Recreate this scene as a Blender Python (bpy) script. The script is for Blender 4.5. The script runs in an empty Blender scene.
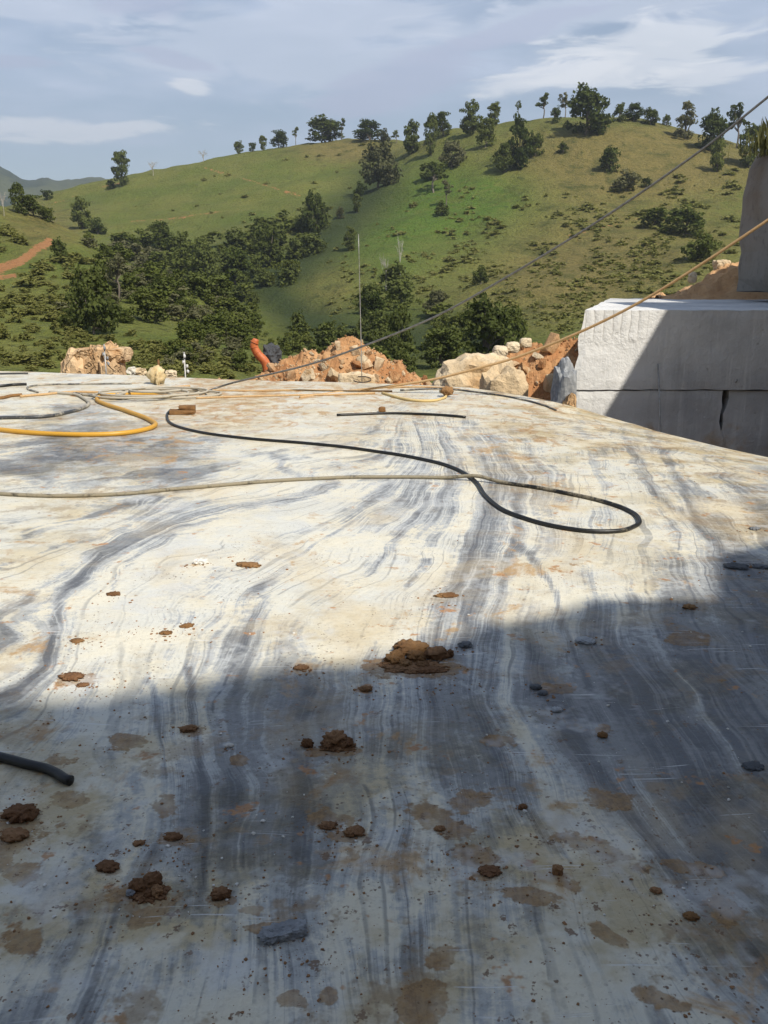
import bpy, bmesh, math, random
import numpy as np
from mathutils import Vector, Matrix, noise as mnoise

R = math.radians
rng = np.random.default_rng(7)
random.seed(7)
scene = bpy.context.scene
COL = scene.collection

# ------------------------------------------------------------------ camera
F_PX, W_PX, H_PX, HORIZON = 885.0, 768, 1024, 275.0
PITCH = math.atan((512 - HORIZON) / F_PX)
EYE = np.array([0.0, 0.0, 1.6])
cam_d = bpy.data.cameras.new('camera')
cam = bpy.data.objects.new('camera', cam_d)
COL.objects.link(cam)
cam.location = EYE
cam.rotation_euler = (math.pi / 2 - PITCH, 0, 0)
cam_d.sensor_fit = 'VERTICAL'
cam_d.sensor_height = 36.0
cam_d.lens = 36.0 * F_PX / H_PX
cam_d.clip_start = 0.05
cam_d.clip_end = 12000
scene.camera = cam
scene.render.resolution_x, scene.render.resolution_y = W_PX, H_PX

# ------------------------------------------------------------------ light
LIGHT = np.array([1.0, -1.3, 1.84])            # towards the sun
LIGHT_N = LIGHT / np.linalg.norm(LIGHT)
SUN_ELEV = math.asin(LIGHT_N[2])
SUN_AZ = math.atan2(LIGHT_N[0], LIGHT_N[1])
sun_d = bpy.data.lights.new('sun', 'SUN')
sun_d.energy = 5.0
sun_d.angle = R(0.53)
sun_d.color = (1.0, 0.94, 0.84)
sun = bpy.data.objects.new('sun', sun_d)
COL.objects.link(sun)
sun.location = (20, -20, 40)
sun.rotation_euler = Vector(LIGHT_N).to_track_quat('Z', 'Y').to_euler()

scene.view_settings.view_transform = 'Standard'
scene.view_settings.look = 'None'
scene.view_settings.exposure = 0.3
scene.view_settings.gamma = 1.0
SKY_STRENGTH = 0.092
cy = scene.cycles
cy.max_bounces, cy.diffuse_bounces, cy.glossy_bounces, cy.transmission_bounces, cy.volume_bounces = 4, 2, 2, 2, 0
cy.use_adaptive_sampling = True
cy.adaptive_threshold = 0.02


# ------------------------------------------------------------------ node helper
class NT:
    def __init__(self, tree):
        self.t = tree
        tree.nodes.clear()

    def n(self, kind, **kw):
        node = self.t.nodes.new(kind)
        for k, v in kw.items():
            setattr(node, k, v)
        return node

    def put(self, sock, val):
        if isinstance(val, bpy.types.NodeSocket):
            self.t.links.new(val, sock)
        elif val is not None:
            if sock.type == 'RGBA' and len(val) == 3:
                val = (*val, 1.0)
            sock.default_value = val

    def math(self, op, a, b=None, c=None, clamp=False):
        m = self.n('ShaderNodeMath', operation=op, use_clamp=clamp)
        for i, v in enumerate((a, b, c)):
            if v is not None:
                self.put(m.inputs[i], v)
        return m.outputs[0]

    def add(self, a, b): return self.math('ADD', a, b)
    def sub(self, a, b): return self.math('SUBTRACT', a, b)
    def mul(self, a, b, clamp=False): return self.math('MULTIPLY', a, b, clamp=clamp)

    def vmath(self, op, a, b=None):
        m = self.n('ShaderNodeVectorMath', operation=op)
        self.put(m.inputs[0], a)
        if b is not None:
            self.put(m.inputs[1], b)
        return m.outputs[0]

    def xyz(self, x, y, z):
        m = self.n('ShaderNodeCombineXYZ')
        for s, v in zip(m.inputs, (x, y, z)):
            self.put(s, v)
        return m.outputs[0]

    def sep(self, v):
        m = self.n('ShaderNodeSeparateXYZ')
        self.put(m.inputs[0], v)
        return m.outputs

    def noise(self, vec, scale=1.0, detail=3.0, rough=0.55, dist=0.0, out=0):
        m = self.n('ShaderNodeTexNoise')
        self.put(m.inputs['Vector'], vec)
        m.inputs['Scale'].default_value = scale
        m.inputs['Detail'].default_value = detail
        m.inputs['Roughness'].default_value = rough
        m.inputs['Distortion'].default_value = dist
        return m.outputs[out]

    def voro(self, vec, scale=1.0, feature='F1', out='Distance', rand=1.0):
        m = self.n('ShaderNodeTexVoronoi', feature=feature)
        self.put(m.inputs['Vector'], vec)
        m.inputs['Scale'].default_value = scale
        m.inputs['Randomness'].default_value = rand
        return m.outputs[out]

    def step(self, v, lo, hi, a=0.0, b=1.0):
        m = self.n('ShaderNodeMapRange', interpolation_type='SMOOTHSTEP')
        self.put(m.inputs['Value'], v)
        self.put(m.inputs['From Min'], lo)
        self.put(m.inputs['From Max'], hi)
        m.inputs['To Min'].default_value = a
        m.inputs['To Max'].default_value = b
        return m.outputs[0]

    def mix(self, fac, a, b, blend='MIX'):
        m = self.n('ShaderNodeMix', data_type='RGBA', blend_type=blend)
        self.put(m.inputs[0], fac)
        self.put(m.inputs[6], a)
        self.put(m.inputs[7], b)
        return m.outputs[2]

    def attr(self, name, out='Fac'):
        m = self.n('ShaderNodeAttribute', attribute_name=name)
        return m.outputs[out]

    def bump(self, h, strength=0.3, dist=0.02, normal=None):
        m = self.n('ShaderNodeBump')
        m.inputs['Strength'].default_value = strength
        m.inputs['Distance'].default_value = dist
        self.put(m.inputs['Height'], h)
        if normal is not None:
            self.put(m.inputs['Normal'], normal)
        return m.outputs[0]

    def pos(self):
        return self.n('ShaderNodeNewGeometry').outputs['Position']

    def obj(self):
        return self.n('ShaderNodeTexCoord').outputs['Object']

    def rand(self):
        return self.n('ShaderNodeObjectInfo').outputs['Random']

    def principled(self, color, rough=0.8, normal=None, spec=0.5, metallic=0.0):
        p = self.n('ShaderNodeBsdfPrincipled')
        self.put(p.inputs['Base Color'], color)
        self.put(p.inputs['Roughness'], rough)
        p.inputs['Specular IOR Level'].default_value = spec
        p.inputs['Metallic'].default_value = metallic
        if normal is not None:
            self.put(p.inputs['Normal'], normal)
        return p.outputs[0]

    def out(self, shader):
        o = self.n('ShaderNodeOutputMaterial')
        self.put(o.inputs['Surface'], shader)


def material(name):
    m = bpy.data.materials.new(name)
    m.use_nodes = True
    return m, NT(m.node_tree)


# ------------------------------------------------------------------ world: Nishita sky with thin high cloud
world = bpy.data.worlds.new('World')
scene.world = world
world.cycles.sampling_method = 'MANUAL'
world.cycles.sample_map_resolution = 512
world.use_nodes = True
w = NT(world.node_tree)
sky = w.n('ShaderNodeTexSky', sky_type='NISHITA')
sky.sun_disc = False
sky.sun_elevation = SUN_ELEV
sky.sun_rotation = SUN_AZ
sky.altitude = 300
sky.air_density = 1.1
sky.dust_density = 0.6
sky.ozone_density = 1.6
dirv = w.n('ShaderNodeTexCoord').outputs['Generated']
sx, sy, sz = w.sep(dirv)
az = w.math('ARCTAN2', sx, sy)
el = w.math('ARCSINE', w.math('MINIMUM', w.math('MAXIMUM', sz, -1.0), 1.0))
el_up = w.math('MAXIMUM', el, 0.0)
streak = w.noise(w.xyz(w.mul(az, 3.0), w.mul(el, 14.0), 0.0), 1.0, 3, 0.6)
wisp = w.noise(w.xyz(w.add(w.mul(az, 9.0), 4.0), w.mul(el, 46.0), 2.0), 1.0, 4, 0.62, 0.6)
veil = w.step(streak, 0.36, 0.68)
veil = w.add(0.10, w.mul(w.mul(veil, w.step(wisp, 0.30, 0.66, 0.45, 1.15)), 0.62))
edge = w.sub(wisp, 0.5)


def sky_at(u, v):
    return (math.atan((u - 384) / F_PX), math.atan((512 - v) / F_PX) - PITCH)


def cloud_bank(u, v, ru, rv, tilt=0.0, ragged=1.6):
    """a cloud standing in one direction of the sky: an ellipse with a torn outline"""
    a0, e0 = sky_at(u, v)
    da, de = w.sub(az, a0), w.sub(el, e0)
    c, s = math.cos(R(tilt)), math.sin(R(tilt))
    p = w.add(w.mul(da, c), w.mul(de, s))
    q = w.sub(w.mul(de, c), w.mul(da, s))
    p = w.mul(p, F_PX / ru)
    q = w.mul(q, F_PX / rv)
    d = w.math('SQRT', w.add(w.mul(p, p), w.mul(q, q)))
    d = w.add(d, w.mul(edge, ragged))
    return w.step(d, 1.15, 0.55)


white_cloud = [cloud_bank(540, 76, 78, 12, 10, 3.0), cloud_bank(625, 58, 105, 22, 8, 3.4), cloud_bank(690, 84, 55, 10, 2, 3.0), cloud_bank(95, 137, 120, 9, 3, 3.0),
               cloud_bank(210, 91, 24, 7, -6, 2.4)]
haze_cloud = [cloud_bank(300, 40, 170, 42, 6, 2.6), cloud_bank(600, 14, 190, 16, 4, 3.0), cloud_bank(60, 20, 120, 18, 0, 3.0)]
grey_cloud = [cloud_bank(405, 82, 88, 22, 18, 2.2), cloud_bank(166, 8, 48, 14, 0, 1.8), cloud_bank(500, 34, 80, 10, 14, 2.8),
              cloud_bank(40, 76, 38, 6, 0, 2.6), cloud_bank(195, 64, 44, 7, -10, 2.6)]
base_sky = w.vmath('SCALE', sky.outputs[0])
base_sky.node.inputs['Scale'].default_value = 1.0
cl_white, cl_grey = (10.6, 10.7, 10.9), (4.9, 5.5, 7.3)
skyc = w.mix(w.mul(veil, w.step(el_up, 0.15, 0.9, 1.0, 0.3)), base_sky, (6.8, 7.7, 9.6))
for g in haze_cloud:
    skyc = w.mix(w.mul(g, 0.45), skyc, (8.3, 8.8, 10.0))
for g in grey_cloud:
    skyc = w.mix(w.mul(g, 0.75), skyc, cl_grey)
for g in white_cloud:
    skyc = w.mix(w.mul(g, 0.62), skyc, cl_white)
bg = w.n('ShaderNodeBackground')
w.put(bg.inputs['Color'], skyc)
bg.inputs['Strength'].default_value = SKY_STRENGTH
wo = w.n('ShaderNodeOutputWorld')
w.t.links.new(bg.outputs[0], wo.inputs['Surface'])


# ------------------------------------------------------------------ pixel geometry
cp, sp = math.cos(PITCH), math.sin(PITCH)


def ray(u, v):
    """direction for a pixel, scaled so that its y component is 1"""
    a, b = (u - 384) / F_PX, (512 - v) / F_PX
    d = np.array([a, cp + b * sp, -sp + b * cp])
    return d / d[1]


def ground(u, v, z=0.0):
    d = ray(u, v)
    t = (z - EYE[2]) / d[2]
    return EYE + d * t


def at(u, v, y):
    return EYE + ray(u, v) * y


def project(p):
    p = np.asarray(p) - EYE
    fwd = p[..., 1] * cp - p[..., 2] * sp
    up = p[..., 1] * sp + p[..., 2] * cp
    fwd = np.where(fwd < 0.05, 0.05, fwd)
    return 384 + F_PX * p[..., 0] / fwd, 512 - F_PX * up / fwd


def px_m(px, y):
    return px * y / F_PX


# ------------------------------------------------------------------ mesh helpers
def new_mesh(name, verts, faces, smooth=False):
    me = bpy.data.meshes.new(name)
    me.from_pydata(np.asarray(verts).tolist() if isinstance(verts, np.ndarray) else verts, [],
                   faces.tolist() if isinstance(faces, np.ndarray) else faces)
    if smooth:
        me.polygons.foreach_set('use_smooth', [True] * len(me.polygons))
    me.update()
    return me


def link(name, me, mat=None, parent=None, loc=None):
    o = bpy.data.objects.new(name, me)
    COL.objects.link(o)
    if mat is not None and me is not None and not me.materials:
        me.materials.append(mat)
    if parent is not None:
        o.parent = parent
    if loc is not None:
        o.location = loc
    return o


def tag(o, label=None, cat=None, group=None, kind=None):
    if label: o['label'] = label
    if cat: o['category'] = cat
    if group: o['group'] = group
    if kind: o['kind'] = kind
    return o


def empty(name, loc=(0, 0, 0), rz=0.0):
    o = bpy.data.objects.new(name, None)
    COL.objects.link(o)
    o.location = loc
    o.rotation_euler = (0, 0, rz)
    o.empty_display_size = 0.2
    return o


def set_attr(me, name, vals):
    a = me.attributes.new(name, 'FLOAT', 'POINT')
    a.data.foreach_set('value', np.asarray(vals, dtype=np.float32))


def hash2(ix, iy, seed):
    h = (ix.astype(np.int64) * 374761393 + iy.astype(np.int64) * 668265263 + seed * 974634777) & 0xFFFFFFFF
    h = ((h ^ (h >> 13)) * 1274126177) & 0xFFFFFFFF
    return ((h ^ (h >> 16)) & 0xFFFF) / 65535.0


def vnoise(x, y, seed=0):
    ix, iy = np.floor(x), np.floor(y)
    fx, fy = x - ix, y - iy
    fx, fy = fx * fx * (3 - 2 * fx), fy * fy * (3 - 2 * fy)
    a, b = hash2(ix, iy, seed), hash2(ix + 1, iy, seed)
    c, d = hash2(ix, iy + 1, seed), hash2(ix + 1, iy + 1, seed)
    return (a + (b - a) * fx) * (1 - fy) + (c + (d - c) * fx) * fy - 0.5


def fbm(x, y, seed=0, octaves=4):
    s, a = 0, 1.0
    for k in range(octaves):
        s = s + a * vnoise(x * 2 ** k, y * 2 ** k, seed + k)
        a *= 0.5
    return s


def smooth01(x, lo, hi):
    t = np.clip((x - lo) / (hi - lo), 0, 1)
    return t * t * (3 - 2 * t)


class RBF:
    def __init__(self, pts, vals, reg=0.0):
        self.p = np.asarray(pts, float)
        v = np.asarray(vals, float)
        self.m = v.mean()
        d = np.linalg.norm(self.p[:, None] - self.p[None], axis=2)
        self.w = np.linalg.solve(d + np.eye(len(v)) * -reg, v - self.m)

    def __call__(self, q):
        q = np.asarray(q, float)
        out = np.empty(len(q))
        for i in range(0, len(q), 20000):
            d = np.linalg.norm(q[i:i + 20000, None] - self.p[None], axis=2)
            out[i:i + 20000] = d @ self.w + self.m
        return out


# ------------------------------------------------------------------ materials
def mat_terrain():
    m, t = material('hillside_grass')
    p = t.pos()
    lush, dry, soil, wood = (t.attr(a) for a in ('lush', 'dry', 'soil', 'wood'))
    n1 = t.noise(p, 0.045, 5, 0.6)
    n2 = t.noise(p, 0.35, 5, 0.65)
    n3 = t.noise(p, 1.6, 4, 0.7)
    green = t.mix(t.step(n1, 0.3, 0.7), (0.120, 0.152, 0.030), (0.185, 0.186, 0.047))
    straw = t.mix(t.step(n2, 0.3, 0.7), (0.240, 0.190, 0.066), (0.165, 0.140, 0.044))
    c = t.mix(t.step(t.add(t.mul(dry, 0.8), t.sub(n2, 0.5)), 0.15, 0.75), green, straw)
    c = t.mix(t.mul(lush, t.step(n2, 0.2, 0.6)), c, (0.095, 0.160, 0.024))
    c = t.mix(t.mul(t.step(n3, 0.50, 0.70), 0.75), c, (0.055, 0.068, 0.020))
    n4 = t.noise(p, 0.13, 6, 0.72)
    c = t.mix(t.mul(t.step(n4, 0.48, 0.66), t.step(dry, 0.2, 0.6, 0.25, 0.7)), c, (0.070, 0.082, 0.022))
    c = t.mix(t.mul(t.step(n2, 0.60, 0.72), 0.7), c, (0.048, 0.068, 0.020))
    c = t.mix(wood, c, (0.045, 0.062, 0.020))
    earth = t.mix(n3, (0.34, 0.14, 0.050), (0.42, 0.23, 0.105))
    c = t.mix(t.step(t.add(soil, t.add(t.mul(t.sub(n3, 0.5), 1.3), t.mul(t.sub(n4, 0.5), 1.2))), 0.44, 0.60), c, earth)
    h = t.add(t.mul(n3, 0.7), n2)
    t.out(t.principled(c, 0.95, t.bump(h, 1.0, 1.2), 0.15))
    return m


def mat_leaf(name, dark, light, var=0.35):
    m, t = material(name)
    r = t.rand()
    n = t.noise(t.pos(), 0.55, 3, 0.6)
    fine = t.noise(t.pos(), 3.1, 2, 0.6)
    k = t.add(t.mul(r, 0.5), t.mul(n, 0.7))
    c = t.mix(t.step(k, 0.25, 0.85), dark, light)
    c = t.mix(t.mul(t.step(fine, 0.5, 0.8), var), c, tuple(x * 1.7 for x in light))
    d = t.n('ShaderNodeBsdfDiffuse')
    t.put(d.inputs[0], c)
    tr = t.n('ShaderNodeBsdfTranslucent')
    t.put(tr.inputs[0], t.mix(1.0, c, (1.0, 1.1, 0.5), 'MULTIPLY'))
    mx = t.n('ShaderNodeMixShader')
    mx.inputs[0].default_value = 0.28
    t.t.links.new(d.outputs[0], mx.inputs[1])
    t.t.links.new(tr.outputs[0], mx.inputs[2])
    t.out(mx.outputs[0])
    return m


def mat_rock(name, a, b, c3=None, scale=3.0, bumpd=0.05, rough=0.9, crack=0.0):
    m, t = material(name)
    p = t.obj()
    r = t.rand()
    q = t.vmath('ADD', p, t.xyz(t.mul(r, 40.0), t.mul(r, 17.0), 0.0))
    n1, n2, n3 = t.noise(q, scale, 5, 0.62), t.noise(q, scale * 6, 4, 0.65), t.noise(q, scale * 0.4, 3)
    c = t.mix(t.step(t.add(n1, t.mul(t.sub(r, 0.5), 0.5)), 0.3, 0.7), a, b)
    if c3:
        c = t.mix(t.step(n3, 0.5, 0.66), c, c3)
    c = t.mix(t.mul(t.step(n2, 0.52, 0.75), 0.5), c, tuple(x * 0.55 for x in a))
    h = t.add(n1, t.mul(n2, 0.4))
    if crack:
        cr = t.step(t.voro(t.vmath('ADD', q, t.vmath('SCALE', t.noise(q, scale, 3, out=1))), scale * 0.7, 'DISTANCE_TO_EDGE'), 0.0, 0.05)
        c = t.mix(t.mul(t.sub(1.0, cr), crack), c, tuple(x * 0.3 for x in a))
        h = t.add(h, t.mul(cr, 0.5))
    t.out(t.principled(c, rough, t.bump(h, 0.8, bumpd), 0.2))
    return m


def mat_plain(name, col, col2=None, rough=0.6, scale=8.0, spec=0.4, metallic=0.0, bumpd=0.004):
    m, t = material(name)
    n = t.noise(t.pos(), scale, 4, 0.65)
    c = t.mix(t.step(n, 0.35, 0.7), col, col2 or tuple(x * 0.7 for x in col))
    t.out(t.principled(c, rough, t.bump(n, 0.5, bumpd), spec, metallic))
    return m


def mat_hose(name, col, dust, amount=0.5):
    """rubber hose with pale stone dust where the 'dust' attribute says so"""
    m, t = material(name)
    n = t.noise(t.pos(), 5.0, 5, 0.7)
    n2 = t.noise(t.pos(), 40.0, 3, 0.6)
    f = t.step(t.add(t.add(n, t.mul(n2, 0.25)), t.mul(t.attr('dust'), 1.1)), 0.95 - amount * 0.5, 1.25 - amount * 0.5)
    c = t.mix(f, col, dust)
    t.out(t.principled(c, t.add(0.42, t.mul(f, 0.4)), t.bump(n2, 0.3, 0.003), 0.45))
    return m


def mat_marble():
    m, t = material('banded_marble')
    p = t.pos()
    x, y, z = t.sep(p)
    phi, grey, rust, film, lit_clean = (t.attr(a) for a in ('phi', 'grey', 'rust', 'film', 'lit_clean'))
    dirt_shade = t.sub(1.0, lit_clean)

    def flow(freq, along, detail, seed):
        return t.sub(t.noise(t.xyz(t.mul(ph, freq), t.add(t.mul(x, along), seed), t.mul(y, along)), 1.0, detail, 0.55), 0.5)

    blot = t.noise(p, 2.2, 4, 0.65)
    mott = t.sub(t.noise(p, 9.0, 4, 0.7), 0.5)
    grit = t.sub(t.noise(p, 38.0, 3, 0.75), 0.5)
    w1 = t.sub(t.noise(p, 0.9, 2, 0.5), 0.5)
    w2 = t.sub(t.noise(p, 3.6, 3, 0.6), 0.5)
    ph = t.add(phi, t.add(t.mul(w1, 1.2), t.mul(w2, 0.17)))
    band = flow(1.15, 0.14, 1, 0.0)
    vein = flow(3.4, 0.28, 2, 3.0)
    fine = flow(10.0, 0.55, 2, 7.0)
    hair = flow(30.0, 1.2, 2, 9.0)
    k = t.step(t.add(blot, t.mul(mott, 0.4)), 0.36, 0.62, 0.18, 1.0)
    v = t.add(t.mul(band, 0.85), t.mul(t.add(t.mul(vein, 1.15), t.add(t.mul(fine, 0.75), t.mul(hair, 0.5))), k))
    v = t.mul(v, t.mul(t.add(0.50, t.mul(grey, 0.75)), t.add(0.66, t.mul(lit_clean, 0.36))))
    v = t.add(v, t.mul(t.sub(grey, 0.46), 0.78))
    v = t.add(v, t.mul(t.attr('trace'), t.add(0.42, t.add(t.mul(fine, 0.8), t.mul(hair, 0.6)))))
    v = t.add(v, t.add(t.add(t.mul(mott, 0.38), t.mul(t.sub(blot, 0.5), t.add(0.35, t.mul(dirt_shade, 0.45)))), t.mul(grit, 0.28)))
    white = t.mix(t.step(blot, 0.35, 0.62), (0.74, 0.695, 0.56), (0.67, 0.665, 0.60))
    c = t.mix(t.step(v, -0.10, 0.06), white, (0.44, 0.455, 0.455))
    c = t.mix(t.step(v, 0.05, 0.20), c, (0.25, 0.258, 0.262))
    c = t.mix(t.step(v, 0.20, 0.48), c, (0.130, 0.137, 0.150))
    # single dark seams
    seam = t.math('ABSOLUTE', flow(1.9, 0.20, 1, 21.0))
    seam_w = t.step(t.add(t.noise(p, 0.8, 2), t.mul(mott, 0.5)), 0.42, 0.56)
    c = t.mix(t.mul(t.step(seam, 0.026, 0.006), t.mul(seam_w, t.add(0.25, t.mul(grey, 0.65)))), c, (0.125, 0.135, 0.155))
    seam2 = t.math('ABSOLUTE', flow(5.5, 0.35, 1, 33.0))
    c = t.mix(t.mul(t.step(seam2, 0.030, 0.006), t.mul(t.step(blot, 0.42, 0.60), t.add(0.15, t.mul(grey, 0.6)))), c, (0.22, 0.235, 0.255))
    # iron stain: a pale wash, then orange flecks drawn out along the saw direction
    rn = t.noise(t.xyz(t.mul(x, 1.4), t.mul(y, 1.1), 3.0), 1.0, 4, 0.66, 0.4)
    rn2 = t.noise(t.xyz(t.mul(x, 3.4), t.mul(y, 2.6), 9.0), 1.0, 5, 0.7, 0.5)
    f1 = t.step(t.add(rn, t.mul(t.sub(rust, 0.5), 0.50)), 0.46, 0.68)
    c = t.mix(t.mul(f1, 0.45), c, t.mix(rn2, (0.56, 0.42, 0.22), (0.66, 0.56, 0.37)))
    f2 = t.step(t.add(rn2, t.mul(t.sub(rust, 0.5), 0.36)), 0.57, 0.68)
    c = t.mix(t.mul(f2, 0.75), c, (0.48, 0.285, 0.10))
    f3 = t.step(t.add(t.noise(t.xyz(t.mul(x, 5.5), t.mul(y, 6.0), 1.0), 1.0, 4, 0.70), t.mul(t.sub(rust, 0.5), 0.16)), 0.615, 0.68)
    c = t.mix(t.mul(f3, 0.82), c, (0.46, 0.22, 0.07))
    # dried mud: broad olive film also toning the shade, brown puddle stains, torn-edged patches
    drip = t.noise(t.xyz(t.mul(x, 1.7), t.mul(y, 1.7), 5.0), 1.0, 5, 0.70)
    c = t.mix(t.mul(t.step(drip, 0.47, 0.60), t.mul(t.add(0.06, dirt_shade), 0.75)), c, t.mix(1.0, c, (0.66, 0.54, 0.32), 'MULTIPLY'))
    c = t.mix(t.mul(dirt_shade, 0.60), c, t.mix(1.0, c, (0.88, 0.83, 0.70), 'MULTIPLY'))  # mud tint that also paints the shaded foreground darker and warmer
    d3 = t.noise(t.xyz(x, y, 15.0), 3.4, 5, 0.72)
    c = t.mix(t.mul(t.step(d3, 0.535, 0.62), t.mul(t.add(0.08, dirt_shade), 0.66)), c, (0.27, 0.18, 0.085))
    fn = t.add(t.mul(t.sub(d3, 0.5), 2.2), t.mul(mott, 1.6))
    ff = t.step(t.add(film, fn), 0.44, 0.60)
    c = t.mix(t.mul(ff, t.step(t.add(blot, mott), 0.25, 0.7, 0.42, 0.78)), c, t.mix(t.step(grit, -0.15, 0.2), (0.20, 0.108, 0.038), (0.40, 0.235, 0.085)))
    crumb = t.step(t.add(t.noise(p, 14.0, 4, 0.75), t.mul(dirt_shade, 0.05)), 0.655, 0.70)
    c = t.mix(t.mul(crumb, t.mul(t.add(0.25, dirt_shade), 0.75)), c, (0.17, 0.095, 0.045))
    # pale stone powder
    powder = t.noise(t.xyz(x, y, 8.0), 2.3, 4, 0.75)
    c = t.mix(t.mul(t.step(powder, 0.56, 0.66), 0.40), c, (0.60, 0.61, 0.60))
    # dirt specks
    sp_m = t.step(t.noise(p, 1.9, 4, 0.75), 0.46, 0.62)
    d1 = t.mul(t.step(t.add(t.voro(p, 46.0), t.add(t.mul(grit, 0.6), t.mul(mott, 0.5))), 0.18, 0.10), sp_m)
    c = t.mix(t.mul(d1, 0.9), c, (0.13, 0.07, 0.035))
    # pale saw scratches across the bench
    wob = t.add(y, t.mul(t.noise(t.xyz(t.mul(x, 0.7), t.mul(y, 0.4), 0.0), 1.0, 1), 0.35))
    sc = t.noise(t.xyz(t.mul(x, 1.6), t.mul(wob, 95.0), 0.0), 1.0, 1, 0.5)
    sc_m = t.step(t.noise(t.xyz(t.mul(x, 1.8), t.mul(wob, 6.0), 4.0), 1.0, 3, 0.75), 0.56, 0.62)
    scf = t.mul(t.step(sc, 0.60, 0.68), sc_m)
    c = t.mix(t.mul(scf, t.step(grit, -0.2, 0.2, 0.35, 0.8)), c, (0.74, 0.74, 0.72))
    c = t.mix(t.mul(t.step(grit, 0.0, 0.25), 0.35), c, t.mix(1.0, c, (0.6, 0.58, 0.54), 'MULTIPLY'))
    h = t.add(t.add(t.mul(mott, 0.6), t.mul(fine, 0.25)), t.add(t.mul(scf, -0.15), t.mul(grit, 0.35)))
    h = t.add(h, t.mul(t.add(d1, t.mul(t.add(ff, crumb), 0.35)), 0.4))
    rough = t.add(0.45, t.add(t.mul(ff, 0.25), t.mul(mott, 0.3)))
    t.out(t.principled(c, rough, t.bump(h, 0.5, 0.02), 0.4))
    return m


def mat_block():
    m, t = material('sawn_grey_marble')
    p = t.pos()
    x, y, z = t.sep(p)
    n1 = t.noise(p, 0.9, 5, 0.6)
    n2 = t.noise(p, 7.0, 5, 0.7)
    drip = t.noise(t.xyz(t.mul(x, 7.0), t.mul(y, 7.0), t.mul(z, 0.45)), 1.0, 4, 0.6)
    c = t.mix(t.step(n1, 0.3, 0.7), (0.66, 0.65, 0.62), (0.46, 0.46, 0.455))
    c = t.mix(t.mul(t.step(drip, 0.5, 0.75), 0.55), c, (0.36, 0.355, 0.34))
    c = t.mix(t.mul(t.step(drip, 0.44, 0.30), 0.5), c, (0.76, 0.75, 0.715))
    c = t.mix(t.mul(t.step(n2, 0.60, 0.75), 0.6), c, (0.70, 0.70, 0.69))
    c = t.mix(t.mul(t.step(n2, 0.36, 0.28), 0.5), c, (0.25, 0.22, 0.18))
    c = t.mix(t.mul(t.step(t.add(x, t.mul(t.sub(n1, 0.5), 1.5)), 4.9, 3.6), 0.72), c, (0.80, 0.79, 0.755))  # white dust on the left end, strengthened to paint the sunlit part whiter
    spots = t.mul(t.step(t.voro(p, 4.2), 0.10, 0.04), t.step(n1, 0.45, 0.6))
    c = t.mix(t.mul(spots, 0.7), c, (0.78, 0.78, 0.77))
    oc = t.step(t.add(t.noise(p, 1.4, 4, 0.65), t.mul(t.sub(-0.55, z), 0.28)), 0.56, 0.76)
    c = t.mix(t.mul(oc, 0.7), c, (0.50, 0.34, 0.17))
    groove = t.math('ABSOLUTE', t.math('SINE', t.mul(t.add(x, t.add(t.mul(n1, 0.22), t.mul(n2, 0.03))), 24.0)))
    gmask = t.mul(t.step(t.add(x, t.mul(t.sub(n1, 0.5), 0.8)), 4.05, 3.75), t.step(t.add(z, t.mul(t.sub(n2, 0.5), 0.5)), 0.55, 0.80))
    c = t.mix(t.mul(t.mul(t.step(groove, 0.35, 0.05), gmask), 0.5), c, (0.34, 0.32, 0.29))
    h = t.add(t.add(n2, t.mul(drip, 0.6)), t.mul(t.mul(groove, gmask), 0.35))
    t.out(t.principled(c, 0.75, t.bump(h, 0.6, 0.04), 0.3))
    return m


M = {}
M['terrain'] = mat_terrain()
M['marble'] = mat_marble()
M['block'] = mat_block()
M['leaf_dark'] = mat_leaf('dark_foliage', (0.044, 0.060, 0.017), (0.105, 0.122, 0.036))
M['leaf_mid'] = mat_leaf('green_foliage', (0.062, 0.080, 0.020), (0.140, 0.155, 0.042))
M['leaf_olive'] = mat_leaf('olive_foliage', (0.085, 0.088, 0.042), (0.150, 0.145, 0.075))
M['scrub'] = mat_leaf('scrub_foliage', (0.110, 0.122, 0.034), (0.190, 0.185, 0.058), 0.4)
M['tussock'] = mat_leaf('tussock_grass', (0.16, 0.17, 0.052), (0.24, 0.225, 0.080), 0.3)
M['drygrass'] = mat_leaf('dry_grass', (0.13, 0.13, 0.055), (0.22, 0.20, 0.095), 0.3)
M['bark'] = mat_rock('bark', (0.13, 0.105, 0.08), (0.21, 0.18, 0.145), None, 4.0, 0.02)
M['deadwood'] = mat_rock('bleached_deadwood', (0.36, 0.33, 0.28), (0.48, 0.45, 0.40), None, 4.0, 0.02)
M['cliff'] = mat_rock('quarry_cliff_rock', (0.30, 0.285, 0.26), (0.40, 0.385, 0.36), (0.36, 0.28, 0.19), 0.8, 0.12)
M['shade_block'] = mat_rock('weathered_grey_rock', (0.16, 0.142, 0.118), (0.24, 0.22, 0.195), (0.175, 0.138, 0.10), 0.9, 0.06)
M['rubble'] = mat_rock('brown_rubble', (0.42, 0.25, 0.13), (0.58, 0.41, 0.24), (0.64, 0.50, 0.32), 2.2, 0.06)
M['rubble_earth'] = mat_rock('red_brown_earth', (0.38, 0.18, 0.075), (0.56, 0.34, 0.17), (0.46, 0.255, 0.115), 2.0, 0.12)
M['pale_rock'] = mat_rock('pale_ochre_rock', (0.58, 0.44, 0.27), (0.70, 0.58, 0.40), (0.50, 0.33, 0.17), 2.4, 0.10)
M['orange_rock'] = mat_rock('orange_sandstone', (0.52, 0.33, 0.17), (0.64, 0.46, 0.27), (0.42, 0.24, 0.11), 2.2, 0.08, crack=0.4)
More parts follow.
